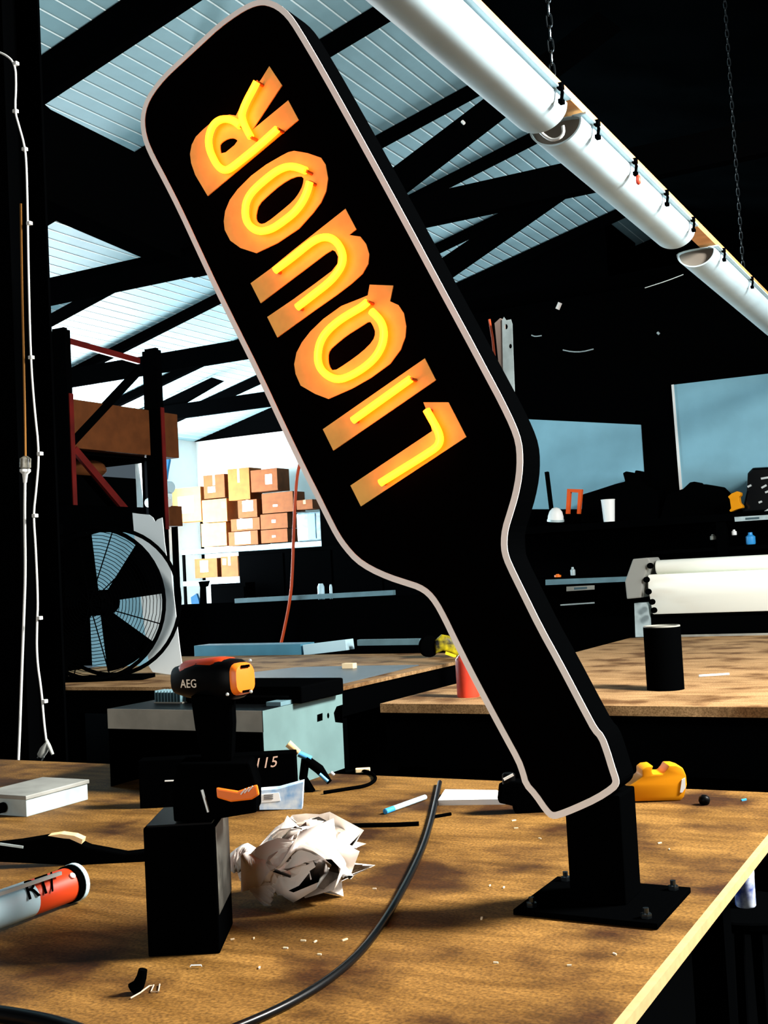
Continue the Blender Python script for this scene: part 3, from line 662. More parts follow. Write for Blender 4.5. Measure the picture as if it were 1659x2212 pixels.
MB().tube([W(645, 1628), W(672, 1640)], .009, 10).part('blue_tip', mat('clamp_blue', '#4f9fd8', .35, .5), t, sm=50)
MB().tube([W(660, 1640), W(690, 1662), W(712, 1690)], .012, 10, taper=[.013, .014, .008]).part('jaw', BLK, t, sm=50)
MB().tube([W(690, 1672, -.012), W(708, 1688, -.012)], .005, 8).part('blue_pad', MATS['clamp_blue'], t, sm=50)
MB().tube([W(660, 1640), W(655, 1680), W(672, 1712)], .012, 10, taper=[.012, .012, .014]).part('handle', BLK, t, sm=50)
MB().tube([W(715, 1668), W(722, 1674)], .004, 8).part('pale_tip', WHITE, t, sm=50)
fw_ = Frame(PZ(310, 1668), PSI); t = thing('wing_nut', 'pale wing nut on top of the dark box at the left', 'wing nut', Frame(fk.o+Vector(K(312, 1664, .05)-Vector((0,0,0))) if False else PZ(312, 1680), PSI))
MB().lathe([(.006, 0), (.009, .006), (.007, .016), (.003, .02)], (0, 0, .0), n=12).part('hub', RIM, t, sm=50)
for s_ in (-1, 1): MB().prism([(s_*.005, .004), (s_*.016, .008), (s_*.014, .016), (s_*.005, .012)], -.002, .002, 'y').part('wing', RIM, t)
p = PZ(784, 1668); solo('wood_offcut', MB().box(-.022, .022, -.012, .012, 0, .012), mat('offcut', '#ecd0a2', .7, .2, var=.1, scale=30), 'small pale wood offcut at the back of the bench', 'offcut', Frame(p, PSI), bevel=.002)
# --- spray can on a stool beyond the bench
fz = Frame((-.73, 3.39, 0)); t = thing('stool', 'low black stool standing behind the bench under the spray can', 'stool', fz)
MB().lathe([(.16, .47), (.165, .48), (.165, .495), (.16, .5)], n=24).part('seat', BLK, t)
for k in range(4):
    a = k*math.pi/2+.4; MB().bar((.12*math.cos(a), .12*math.sin(a), .47), (.16*math.cos(a), .16*math.sin(a), 0), .025, .025).part('leg', BLK, t)
fz = Frame((-.73, 3.39, .5)); t = thing('spray_can', 'blue and white spray can below the right edge of the bench', 'can', fz)
MB().lathe([(.026, 0), (.0285, .004), (.0285, .17), (.02, .185), (.011, .188)], n=24).part('can_body', mat('can_print', '#dfeaf6', .3, .5, var=.9, scale=28, col2='#1d3f9c'), t, sm=40)
MB().lathe([(.0289, .085), (.0289, .10)], n=24).part('white_band', PAPER, t, sm=40)
MB().lathe([(.017, .187), (.017, .22), (.012, .225)], n=20).part('cap', WHITE, t, sm=40)

# ================================================================== BACK TABLES
fr = Frame((-1.2, 6.6, 0)); t = thing('router_table', 'long brown board table behind the sign on the right', 'table', fr)
MB().box(-1.36, 3.0, -1.98, 1.95, .86, .9).part('table_top', WOODB, t)
MB().box(-1.34, 3.0, -1.97, 1.94, .62, .86).part('frame', BLK, t)
for x in (-1.25, 2.9):
    for y in (-1.9, 1.85): MB().box(x-.05, x+.05, y-.05, y+.05, 0, .62).part('leg', BLK, t)
MB().box(-1.0, 3.0, 1.95, 1.97, .88, .915).part('rear_rail', GREYM, t)
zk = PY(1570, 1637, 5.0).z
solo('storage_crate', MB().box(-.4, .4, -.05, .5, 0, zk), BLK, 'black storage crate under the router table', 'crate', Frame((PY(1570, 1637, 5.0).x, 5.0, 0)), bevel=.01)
fx = Frame((PY(1570, 1637, 5.0).x, 5.0, zk))
solo('lit_patch_plate', MB().prism([(a, max(b, 0)) for a, b in [fx.xz(1515, 1637), fx.xz(1632, 1638), fx.xz(1628, 1597)]], 0, .012, 'y'), ALU, 'triangular grey plate standing for a lit patch under the router table', 'offcut', fx)  # plate added in place of a lit patch under the table
fr = Frame(PZ(1438, 1489)+Vector((0, 0, .0006))); t = thing('black_cylinder', 'black cylinder pot standing on the router table', 'cylinder', fr)
cr_ = .083; hz = PY(1435, 1354, fr.o.y).z-.9
MB().lathe([(cr_, 0), (cr_, hz)], n=32).part('body', BLK, t, sm=40)
MB().lathe([(cr_*.98, hz), (cr_*.98, hz+.006), (cr_*.9, hz+.006), (cr_*.9, hz+.001)], n=32).part('rim', GREYM, t, sm=40)
# red can behind the neck
fr = Frame(PZ(1012, 1505)); t = thing('red_can', 'red aerosol can with black side standing left of the bottle neck', 'can', fr)
MB().lathe([(.05, 0), (.052, .006), (.052, .16), (.05, .175), (.03, .2), (.018, .22), (.014, .26)], n=24).part('body', mat('can_red', '#d8402a', .4, .4, var=.3, scale=10), t, sm=40)
MB().lathe([(.016, .26), (.016, .285)], n=16).part('nozzle', BLK, t, sm=40)
# white plotter
YQ = 8.62; fq = Frame((-2.35, YQ, .9)); Q = lambda x, y, d=0.: fq.P(x, y, d)
t = thing('vinyl_plotter', 'wide white roll plotter with grey end housing behind the router table', 'plotter', fq)
ep = [Q(1375, 1207), Q(1408, 1204), Q(1412, 1212), Q(1398, 1250), Q(1392, 1290), Q(1362, 1293), Q(1358, 1255)]
MB().prism([p.xz for p in ep], -.1, .2, 'y').part('end_housing', mat('plotter_grey', '#83847e', .55, .25), t, bevel=.01)
x1 = 1.7
def rolls(x0, zc, yc, r, nm, mt): return MB().lathe([(r*.9, 0), (r, .01), (r, x1-x0)], (x0, yc, zc), (1, 0, 0), 28).part(nm, mt, t, sm=40)
CRM = mat('plotter_cream', '#f0f3e8', .5, .3)
zr1 = (Q(1418, 1212).z+Q(1418, 1240).z)/2; rolls(Q(1416, 1225).x, zr1, .04, .055, 'roll', CRM)
pf = [(-.06, Q(1405, 1241).z), (.1, Q(1405, 1241).z), (.1, Q(1420, 1327).z), (.0, Q(1420, 1327).z), (-.05, Q(1412, 1290).z), (-.08, Q(1408, 1268).z)]
MB().prism(pf, Q(1405, 1260).x, x1, 'x').part('front_cover', CRM, t, bevel=.012, sm=40)
lg = [Q(1370, 1303), Q(1400, 1301), Q(1404, 1372), Q(1402, 1380), Q(1373, 1383)]
MB().prism([(p.x, max(p.z, 0)) for p in lg], 0, .12, 'y').part('leg', GALV, t)
MB().box(Q(1400, 1330).x, x1, .05, .15, .02, Q(1420, 1327).z).part('lower_beam', BLK, t)
for (x, y) in ((1406, 1222), (1398, 1252), (1402, 1278), (1410, 1300), (1414, 1318)): MB().lathe([(.022, 0), (.022, .03)], Q(x, y, -.09), (0, -1, 0), 10).part('drive_gear', BLK, t)
# left table with grey sheet
fr = Frame((-4.3, 6.3, 0)); t = thing('side_table', 'brown board table behind the drill carrying a grey sheet', 'table', fr)
MB().box(-1.7, 1.15, -1.04, 1.1, .88, .9).part('table_top', WOODB, t)
MB().box(-1.68, 1.13, -1.02, 1.08, .74, .88).part('apron', BLK, t)
for x in (-1.6, 1.05):
    for y in (-.95, 1.0): MB().box(x-.05, x+.05, y-.05, y+.05, 0, .74).part('leg', BLK, t)
P = [PZ(x, y, .9) for x, y in ((480, 1483), (728, 1481), (905, 1438), (770, 1440), (640, 1443), (590, 1449), (480, 1462))]; o_ = P[1].copy()
solo('grey_sheet', MB().prism([((p-o_).x, (p-o_).y) for p in P], .001, .006, 'z'), mat('grey_blue_sheet', '#59646b', .4, .4, var=.1, scale=5), 'blue grey sheet lying on the table behind the drill', 'sheet', Frame(o_))
fr = Frame(PZ(754, 1444, .907)); t = thing('wood_block', 'small pale wood block on the grey sheet', 'wood block', fr)
MB().box(-.04, .04, -.02, .03, 0, .033).part('body', mat('pale_block', '#f1d9ae', .7, .2), t, bevel=.003)
# yellow glove / drill with black disc
fr = Frame(PZ(945, 1420)+Vector((0, 0, .003)), PSI); G = lambda x, y, d=0.: fr.P(x, y, d)
t = thing('yellow_grinder', 'yellow and black angle grinder lying beside the bottle neck', 'grinder', fr)
MB().lathe([(.066, -.02), (.073, -.015), (.073, .015), (.066, .02)], Vector((G(926, 1392).x, 0, .075)), (.5, -.85, 0), 24).part('disc', BLK, t, sm=40)
MB().loft([oval(G(940, 1398), (1, .2, 0), .03, .045), oval(G(955, 1388), (1, .2, 0), .04, .055), oval(G(972, 1392), (1, .2, .1), .035, .06), oval(G(995, 1408), (1, .2, -.3), .02, .04)]).part('body', mat('grinder_yellow', '#d8c51c', .5, .3, var=.9, scale=14, col2=(.004, .004, .004)), t, sm=40)
MB().bar(G(962, 1410, -.06), G(985, 1418, -.06), .02, .02).part('foot', mat('grinder_yellow2', '#d8c51c', .5, .3), t)
# aluminium bars lying behind
def bar_thing(px0, px1, Yd, h, dep, mt, label, name='aluminium_bar', cat='bar'):
    a, b = PY(*px0, Yd), PY(*px1, Yd); o_ = (a+b)/2
    return solo(name, MB().add(*(lambda m: (m.v, m.f))(MB().bar(a-o_, b-o_, dep, h))), mt, label, cat, Frame(o_), bevel=.003)
bar_thing((510, 1298), (852, 1280), 9.2, .045, .05, ALU, 'long pale aluminium bar spanning the dark space left of the sign')
bar_thing((436, 1406), (665, 1403), 7.6, .10, .2, mat('blue_steel', '#4f8ea6', .5, .3, var=.15, scale=6), 'blue steel beam lying behind the side table', 'steel_beam', 'beam')
bar_thing((664, 1403), (756, 1392), 7.55, .08, .12, TEAL, 'pale end of the steel beam behind the side table', 'steel_beam', 'beam')
bar_thing((775, 1388), (910, 1386), 7.5, .045, .05, ALU, 'short grey bar lying left of the yellow grinder')
zq = PY(842, 1387, 7.5).z-.025
solo('bar_rest', MB().box(-.25, .25, -.04, .04, 0, zq), BLK, 'black block the short grey bar rests on', 'block', Frame((PY(842, 1387, 7.5).x, 7.5, 0)))
# dark carriers under those bars
zg = PY(680, 1289, 9.2).z-.03
solo('gantry_stand', MB().box(-1.9, 1.9, -.05, .3, 0, zg), BLK, 'black gantry stand carrying the long aluminium bar', 'stand', Frame((-5.6, 9.25, 0)), bevel=.01)
solo('beam_trestle', MB().box(-1.25, .9, -.16, .1, 0, PY(550, 1404, 7.6).z-.055), BLK, 'black trestle carrying the blue steel beam', 'trestle', Frame((-5.2, 7.65, 0)), bevel=.01)

# ================================================================== RACK, FAN, SHEET
XR = -6.45; ya, yb = 6.72, 7.82; ztop = 3.5
fr = Frame((XR, (ya+yb)/2, 0)); t = thing('pallet_rack', 'tall dark red pallet rack frame with braces on the left', 'rack', fr)
YR = fr.o.y
for yy, nm in ((ya, 'upright'), (yb, 'upright')):
    u_ = MB().box(-.04, .12, yy-YR-.03, yy-YR+.03, 0, ztop).part(nm, BLK, t)
    MB().box(.12, .128, yy-YR-.014, yy-YR+.03, 1.95, ztop-.5).part('red_flange', RED, u_)
    MB().box(-.02, .1, yy-YR-.02, yy-YR+.02, ztop, ztop+.02).part('cap', BLK, u_)
def brace(p0, p1, mt, w_=.06):
    a, b = PX(*p0, XR), PX(*p1, XR); MB().bar(a-fr.o, b-fr.o, .03, w_).part('brace', mt, t)
brace((140, 735), (300, 780), RED, .05); brace((300, 800), (150, 960), BLK, .07); brace((160, 970), (295, 1130), RED, .06); brace((300, 1135), (150, 1290), BLK, .06)
zs_ = [PX(235, 970, XR).z, PX(235, 1040, XR-.4).z]
for z in (zs_[0]-.07, 1.5):
    MB().box(-3.0, -.12, ya-YR-.04, ya-YR+.04, z, z+.05).part('shelf_beam', BLK, t); MB().box(-3.0, -.12, yb-YR-.04, yb-YR+.04, z, z+.05).part('shelf_beam', BLK, t)
    MB().box(-3.0, -.1, ya-YR+.04, yb-YR-.04, z+.02, z+.05).part('shelf_deck', BLK, t)
zsh = zs_[0]-.02
def carton(fr_, x0, x1, yd, z1, mt, label, group=None, lab=None, tape=True, name='cardboard_box'):
    t_ = thing(name, label, 'box', fr_, group)
    b_ = MB().box(x0, x1, 0, yd, 0, z1).part('carton', mt, t_, bevel=.004)
    if tape: MB().box((x0+x1)/2-.025, (x0+x1)/2+.025, -.002, .0, z1*.55, z1).part('tape', mat('parcel_tape', '#8a5b2c', .35, .4), t_)
    if lab:
        lx0, lx1, lz0, lz1 = lab
        MB().box(x0+(x1-x0)*lx0, x0+(x1-x0)*lx1, -.003, .0, z1*lz0, z1*lz1).part('label', PAPER, t_)
    return t_
# long box on the rack and the sacks under it
fb = Frame((XR-.25, ya+.1, zsh)); B = lambda x, y: fb.L(PY(x, y, fb.o.y))
tb_ = thing('cardboard_box', 'long cardboard box with dark printing lying on the rack shelf', 'box', fb, 'boxes on the rack')
bw0 = B(150, 930).x; hbx = max(PX(280, 897, XR-.3).z-zsh, .25)
MB().box(bw0, .1, 0, 1.36, 0, hbx).part('carton', CARD2, tb_, bevel=.006)
MB().box(.1, .102, 1.2, 1.33, hbx*.3, hbx*.75).part('label', PAPER, tb_)
inkp = mat('box_ink', '#241509', .7, .1)
MB().box(.1, .102, .45, .75, hbx*.55, hbx*.66).part('printed_bar', inkp, tb_); MB().box(.1, .102, .5, .72, hbx*.40, hbx*.48).part('printed_bar', inkp, tb_)
MB().box(.1, .102, .12, .3, hbx*.5, hbx*.58).part('printed_bar', inkp, tb_)
text_part('UN', 'lettering', inkp, tb_, hbx*.6, (.102, .95, hbx*.5), (0, 1, 0), (0, 0, 1), .001)
for i, (x, y, lb) in enumerate(((205, 1015, 'brown paper sack slumped under the long box, nearer one'), (250, 1018, 'brown paper sack slumped under the long box, farther one'))):
    zc_ = PX(230, 1040, XR-.45).z; fk_ = Frame((XR-.45, ya+.34+i*.4, zc_)); mb = MB()
    blob(mb, (0, 0, .085), (.2, .17, .09), 3.3+i*4, .10, 24, 14)
    solo('paper_sack', mb, CARD2, lb, 'sack', fk_, 'sacks on the rack', sm=50)
solo('rack_crate', MB().box(-.5, .5, -.02, .9, 0, .3), BLK, 'black crate on the rack carrying the paper sacks', 'crate', Frame((XR-.62, ya+.12, PX(230, 1040, XR-.45).z-.302)), bevel=.01)
for i, (x0, x1, y0_, y1_, lb) in enumerate(((2, 22, 1130, 1215, 'brown box on the far left behind the black column, left one'), (28, 62, 1130, 1240, 'brown box on the far left behind the white cord, right one'))):
    p0, p1 = PY(x0, y1_, 5.0), PY(x1, y0_, 5.0); fk_ = Frame((p0.x, 5.0, p0.z))
    carton(fk_, 0, p1.x-p0.x, .2, p1.z-p0.z, CARD2, lb, 'boxes behind the column', tape=False)
p = PY(0, 1240, 4.98); solo('crate_stack', MB().box(-.35, .25, 0, .27, 0, p.z), BLK, 'black crate stack behind the left column', 'crate', Frame((p.x, 4.95, 0)), bevel=.01)
# drum fan
ff = Frame((PY(205, 1310, 5.55).x, 5.55, .9), PSI*.6); U = lambda x, y, d=0.: ff.P(x, y, d)
t = thing('drum_fan', 'large black drum fan with wire grille on the left', 'fan', ff)
c = U(205, 1308); rf = (U(205, 1145).z-U(205, 1470).z)/2; c.z = max(c.z, rf+.02)
MB().lathe([(rf*.97, 0), (rf, -.0), (rf, .25), (rf*.97, .25)], c, (0, 1, 0), 40).part('drum_back_ring', BLK, t) if False else None
ring = MB()
for yy in (-.02, .24): ring.tube([c+Vector((rf*math.cos(a), yy, rf*math.sin(a))) for a in [k*math.pi/24 for k in range(48)]], .013, 6, closed=True)
ring.part('outer_ring', BLK, t)
gr = MB()
for k in range(1, 22):
    r_ = rf*k/22
    gr.tube([c+Vector((r_*math.cos(a), -.02-.05*(1-(r_/rf)**2), r_*math.sin(a))) for a in [j*math.pi/16 for j in range(32)]], .0022, 4, closed=True)
g = gr.part('grille_rings', BLK, t); g['kind'] = 'stuff'
sp = MB()
for k in range(12):
    a = k*math.pi/6+.2; MB().tube([c+Vector((0, -.075, 0)), c+Vector((rf*math.cos(a), -.02, rf*math.sin(a)))], .004, 5).part('grille_spoke', BLK, t)
MB().lathe([(.075, -.06), (.08, -.04), (.08, .2)], c, (0, 1, 0), 20).part('motor', BLK, t, sm=40)
for k in range(4):
    a0 = k*math.pi/2+1.66
    pts_ = [(.06*math.cos(a0), .06*math.sin(a0))]+[(rf*.93*math.cos(a0+j*.14), rf*.93*math.sin(a0+j*.14)) for j in range(7)]+[(.06*math.cos(a0+.8), .06*math.sin(a0+.8))]
    MB().prism([(c.x+a, c.z+b) for a, b in pts_], .06, .075, 'y').part('blade', BLK, t)
MB().box(c.x-.36, c.x-.30, 0, .2, 0, c.z+rf*1.1).part('stand_post', BLK, t)
MB().box(c.x-.45, c.x-.40, -.02, .03, 0, c.z+rf*1.2).part('stand_post', mat('fan_post', '#0c1416', .4, .4), t)
MB().box(c.x-.45, c.x+.3, 0, .2, 0, .025).part('foot', BLK, t)
# pale ragged sheet and pale panel behind the fan
fs2 = Frame((PY(345, 1455, 5.95).x, 5.95, .9)); V = lambda x, y: fs2.P(x, y).xz
rg = [(286,1108),(300,1110),(322,1112),(330,1118),(335,1128),(340,1122),(350,1118),(352,1135),(355,1170),(360,1205),(368,1212),(372,1260),(380,1330),(388,1400),(395,1452),(372,1462),(330,1452),(322,1440),(305,1300),(292,1180)]
solo('ragged_sheet', MB().prism([(a, max(b, 0)) for a, b in [V(*p) for p in rg]], 0, .006, 'y'), mat('torn_sheet', '#eef9fc', .6, .2), 'torn pale blue plastic sheet standing right of the drum fan', 'sheet', fs2)
fs4 = Frame((PY(200, 1460, 6.66).x, 6.66, .9)); V = lambda x, y: fs4.P(x, y).xz
solo('dark_backing', MB().prism([(a, max(b, 0)) for a, b in [V(80, 1088), V(306, 1096), V(320, 1455), V(80, 1455)]], 0, .02, 'y'), BLK, 'black screen added to darken the space behind the drum fan', 'screen', fs4)  # screen added to keep the area behind the fan dark
fs3 = Frame((PY(235, 1460, 6.6).x, 6.6, .9)); V = lambda x, y: fs3.P(x, y).xz
pp = [V(186, 1150), V(300, 1150), V(320, 1330), V(320, 1455), V(200, 1455)]
solo('pale_panel', MB().prism([(a, max(b, 0)) for a, b in pp], 0, .01, 'y'), mat('panel_blue', '#8fc3d8', .6, .2, var=.2, scale=4), 'pale blue panel seen through the fan grille', 'panel', fs3)

# ================================================================== LEFT COLUMN AND CORDS
p = PY(20, 1000, 3.35); fr = Frame((p.x, 3.35, 0)); t = thing('steel_column', 'black steel column at the left picture edge', 'column', fr)
MB().box(-.2, .05, 0, .012, 0, 4.4).part('flange', BLK, t); MB().box(-.09, -.075, .012, .2, 0, 4.4).part('web', BLK, t); MB().box(-.2, .05, .2, .212, 0, 4.4).part('flange', BLK, t)
CORD = mat('white_cord', '#e9edea', .5, .3)
yc = 3.32
def cordpath(px): return [PY(x, y, yc) for x, y in px]
cp1 = cordpath([(-30, 105), (10, 116), (33, 137)]); cp2 = cordpath([(35, 185), (32, 240), (40, 268), (52, 310), (57, 345), (60, 480), (61, 560), (66, 770), (74, 880), (85, 980), (78, 1060), (72, 1112), (77, 1180), (82, 1300), (80, 1340), (79, 1420), (90, 1495), (95, 1560), (100, 1600)])
o_ = Vector(cp2[-1]); f4 = Frame(o_); t = thing('plug_cable', 'long white clipped cord hanging down the black column to a plug', 'cord', f4)
sm_ = lambda L_: [Vector(q)-o_ for q in smooth([tuple(p) for p in L_], 2, False)]
MB().tube(sm_(cp1+cp2), .0042, 8).part('cord', CORD, t, sm=60)
for x, y in ((33, 137), (32, 240), (52, 322), (62, 482), (66, 772), (85, 980), (74, 1114), (84, 1335), (95, 1515)):
    q = PY(x, y, yc)-o_; MB().box(q.x-.008, q.x+.010, q.y-.006, q.y+.012, q.z-.007, q.z+.007).part('clip', CORD, t, bevel=.002)
PLG = mat('plug_grey', '#b3b7b0', .45, .4)
q = [PY(x, y, yc)-o_ for x, y in ((100, 1598), (106, 1612), (114, 1630))]; MB().tube(q, .006, 8, taper=[.006, .008, .006]).part('strain_relief', PLG, t, sm=60)
q = [PY(x, y, yc)-o_ for x, y in ((103, 1604), (95, 1620), (88, 1632))]; MB().tube(q, .016, 10, taper=[.008, .017, .015]).part('plug', PLG, t, sm=60)
for dx in (0, 9): 
    q = [PY(x+dx, y+dx*.6, yc)-o_ for x, y in ((86, 1630), (81, 1637))]; MB().tube(q, .003, 6).part('pin', NUT, t)
cp3 = cordpath([(45, 440), (47, 600), (51, 760), (54, 900), (55, 985)]); cp4 = cordpath([(54, 1040), (53, 1120), (55, 1230), (52, 1320), (46, 1480), (42, 1600), (37, 1692)])
o_ = Vector(cp4[-1]); f4 = Frame(o_); t = thing('extension_cord', 'white cord joined by a clear socket to a brown cord on the column', 'cord', f4)
sm_ = lambda L_: [Vector(q)-o_ for q in smooth([tuple(p) for p in L_], 2, False)]
MB().tube(sm_(cp3), .0042, 8).part('brown_cord', mat('brown_cord', '#a06a22', .5, .3), t, sm=60)
MB().tube(sm_(cp4), .0052, 8).part('white_lead', CORD, t, sm=60)
a, b = Vector(cp3[-1])-o_, Vector(cp4[0])-o_; ax_ = (b-a).normalized(); ll = (b-a).length
MB().lathe([(.008, 0), (.022, ll*.1), (.022, ll*.45), (.017, ll*.5)], a, ax_, 16).part('socket', mat('clear_socket', '#8f8d80', .2, .6, var=.5, scale=60), t, sm=40)
MB().lathe([(.021, ll*.52), (.021, ll*.62), (.011, ll*.72), (.007, ll*1.05)], a, ax_, 16).part('plug', CORD, t, sm=40)

# ================================================================== FAR SHELVES WITH BOXES
YF = 15.75; fr = Frame((-11.3, YF, 0)); t = thing('shelving_unit', 'grey steel shelving stacked with cardboard boxes at the far wall', 'shelving', fr)
H = lambda x, y: PY(x, y, YF)
z1, z2 = H(520, 1180).z, H(480, 1252).z
x0s, x1s = H(392, 1190).x+11.3, H(700, 1180).x+11.3
for z in (z1, z2, .5):
    MB().box(x0s, x1s, 0, .6, z-.08, z).part('shelf', ALU, t)
for x in (x0s+.02, x1s-.02):
    for y in (.03, .57): MB().box(x-.02, x+.02, y-.02, y+.02, 0, z1-.08 if y < .3 else 3.0).part('post', BLK, t)
bxs = [ # px x0,x1,ytop,ybot, material, depth row, label
 (372,435,1052,1127,CARD3,0,(.2,.75,.25,.75),'pale cardboard box with big white label at the left of the top shelf'),
 (439,486,1024,1076,CARD2,0,(.2,.55,.25,.5),'brown cardboard box with pink label on top of the left stack'),
 (492,540,1010,1080,CARD,0,None,'tall brown cardboard box at the top of the pile'),
 (541,600,1012,1061,CARD2,0,(.55,.8,.3,.75),'darker cardboard box right of the tall top box'),
 (436,491,1077,1128,CARD3,0,(.8,.95,.6,.85),'pale cardboard box with small print, middle of the left stack'),
 (434,490,1128,1180,CARD3,0,(.8,.95,.6,.9),'pale cardboard box with printed arrows at the bottom of the left stack'),
 (513,556,1078,1118,CARD2,0,(.25,.8,.35,.95),'small cardboard box with grey label in the middle of the pile'),
 (565,634,1062,1107,CARD2,0,(.35,.5,.3,.4),'tilted cardboard box right of the small labelled box'),
 (498,562,1118,1146,CARD2,0,(.22,.75,.15,.95),'flat cardboard box with wide white label, upper one'),
 (493,558,1146,1178,CARD2,0,(.22,.75,.1,.95),'flat cardboard box with wide white label, lower one'),
 (562,622,1108,1142,CARD2,0,(.42,.56,.4,.6),'flat cardboard box with small tag, upper right'),
 (563,622,1142,1172,CARD2,0,(.42,.56,.4,.55),'flat cardboard box with small tag, lower right'),
 (640,676,1078,1100,CARD2,0,None,'dark cardboard box at the right end of the pile'),
 (420,470,1205,1248,CARD2,0,(.25,.6,.3,.9),'dented cardboard box with white label on the lower shelf'),
 (477,515,1200,1246,CARD2,0,(.1,.3,.6,.9),'dark brown box beside the dented box on the lower shelf'),
 (538,576,1222,1245,PAPER,0,None,'white packet lying on the lower shelf'),
]
for x0, x1, yt, ybm, mt_, row, lab, lb in bxs:
    Yd = YF+.02
    a, b = PY((x0+x1)/2, ybm, Yd), PY((x0+x1)/2, yt, Yd)
    xl_, xr_ = PY(x0+.8, (yt+ybm)/2, Yd).x, PY(x1-.8, (yt+ybm)/2, Yd).x; b.z -= .012
    z = a.z
    carton(Frame((xl_, Yd, z)), 0, xr_-xl_, .36, b.z-a.z, mt_, lb, 'boxes on the far shelves', lab, tape=(mt_ is not PAPER and x1-x0 < 50))
# plastic bags and blue goods right of the boxes
p = H(660, 1140); t = thing('blue_packet', 'blue and clear plastic packet at the right end of the boxes', 'packet', Frame((p.x, YF+.05, p.z)))
MB().box(-.2, .28, 0, .2, -.22, .25).part('bag', mat('bag_grey', '#4f666e', .3, .5, var=.6, scale=9), t, bevel=.03)
MB().box(.02, .16, -.01, .0, -.18, .22).part('blue_label', BLUE, t)
# rolls and rags between rack and the bright door
for (x0, x1, y0_, y1_, mt_, nm, lb, cat) in ((336, 371, 1040, 1066, TEAL, 'plastic_roll', 'pale blue plastic roll beside the red rack upright, upper one', 'roll'), (318, 366, 1076, 1096, WHITE, 'plastic_roll', 'white plastic roll beside the red rack upright, lower one', 'roll')):
    a, b = PY(x0, (y0_+y1_)/2, 9.0), PY(x1, (y0_+y1_)/2, 9.0); r_ = abs(PY(x0, y0_, 9).z-PY(x0, y1_, 9).z)/2
    solo(nm, MB().lathe([(r_*.9, 0), (r_, .01), (r_, (b-a).length-.01), (r_*.9, (b-a).length)], (0, 0, 0), (b-a), 20), mt_, lb, cat, Frame(a), 'rolls by the rack', sm=40)
a = PY(352, 1000, 9.0); solo('blue_rag', MB().prism([(-.03, .08), (.06, .09), (.08, .02), (.05, -.08), (.03, -.17), (.0, -.05)], 0, .03, 'y'), BLUE, 'bright blue rag hanging beside the red rack upright', 'rag', Frame(a), bevel=.006)
a = PY(349, 975, 9.0); solo('green_tape', MB().box(-.06, .06, 0, .05, -.02, .02), mat('green', '#4c8a1c', .5, .3), 'small green tape piece above the blue rag', 'tape', Frame(a))
a = PY(356, 1115, 9.0); carton(Frame((a.x, 9.0, a.z-.1)), -.11, .06, .2, .2, CARD2, 'small brown box low beside the red rack upright', 'boxes on the rack', tape=False)
a = PY(318, 1010, 9.2); solo('hanging_goods_stand', MB().box(-.12, .3, -.05, .12, 0, PY(356, 1115, 9.0).z-.1), BLK, 'black stand behind the red rack upright under the small box', 'stand', Frame((a.x, 9.0, 0)), bevel=.005)
# white notice frame beside the shelf
fr = Frame((PY(410, 1330, 12.5).x, 12.5, PY(410, 1330, 12.5).z)); V = lambda x, y: fr.P(x, y).xz
t = thing('frame_trolley', 'black frame trolley with a blue bag in front of the bright far wall', 'trolley', fr)
MB().prism([V(383, 1340), V(392, 1340), V(392, 1620), V(383, 1620)], 0, .04, 'y').part('leg', BLK, t); MB().prism([V(480, 1338), V(489, 1338), V(489, 1610), V(480, 1610)], 0, .04, 'y').part('leg', BLK, t)
MB().prism([V(373, 1136), V(379, 1136), V(387, 1333), V(381, 1334)], -.03, .05, 'y').part('door_edge', BLK, t)
MB().prism([V(381, 1328), V(492, 1326), V(492, 1338), V(381, 1340)], -.03, .3, 'y').part('base_rail', BLK, t)
MB().prism([V(416, 1290), V(428, 1282), V(434, 1300), V(434, 1325), V(420, 1325)], -.04, -.0, 'y').part('blue_bag', BLUE, t)
MB().prism([V(434, 1256), V(456, 1254), V(452, 1266), V(446, 1268), V(446, 1330), V(437, 1330), V(438, 1268)], -.06, -.02, 'y').part('clamp_post', BLK, t)
for i, (x, lb) in enumerate(((397, 'left'), (412, 'middle'), (430, 'right'))):
    pass
for (x0, x1, y0_, yd_, lb) in ((515, 1060, 1192, 14.6, 'wide black mass added to darken the area under the far boxes'), (690, 1060, 1085, 14.9, 'tall black mass added to darken behind the middle of the sign'), (455, 530, 1262, 14.2, 'low black mass added left of the wide one')):  # black masses added to darken the bright far wall here
    a, b = PY(x0, y0_, yd_), PY(x1, y0_, yd_); fq_ = Frame((a.x, yd_, 0)); t_ = thing('dark_mass', lb, 'cabinet', fq_, 'added black masses')
    MB().box(0, b.x-a.x, 0, .25, 0, a.z).part('body', BLK, t_)
    nd = max(1, int((b.x-a.x)/.8))
    for k in range(nd): MB().box((b.x-a.x)*k/nd+.02, (b.x-a.x)*(k+1)/nd-.02, -.02, 0, .1, a.z-.06).part('door', BLK, t_)  # door fronts of the added black masses
# orange hose
hp_ = [PY(x, y, 9.13) for x, y in ((648, 1000), (641, 1030), (637, 1090), (634, 1160), (632, 1230), (628, 1290), (612, 1370), (600, 1420))]; o_ = hp_[-1].copy()
solo('orange_hose', MB().tube([Vector(q)-o_ for q in smooth([tuple(p) for p in hp_], 2, False)], .015, 8), mat('hose_orange', '#c2461b', .5, .3, var=.3, scale=4), 'orange air hose hanging behind the left side of the sign', 'hose', Frame(o_), sm=60)
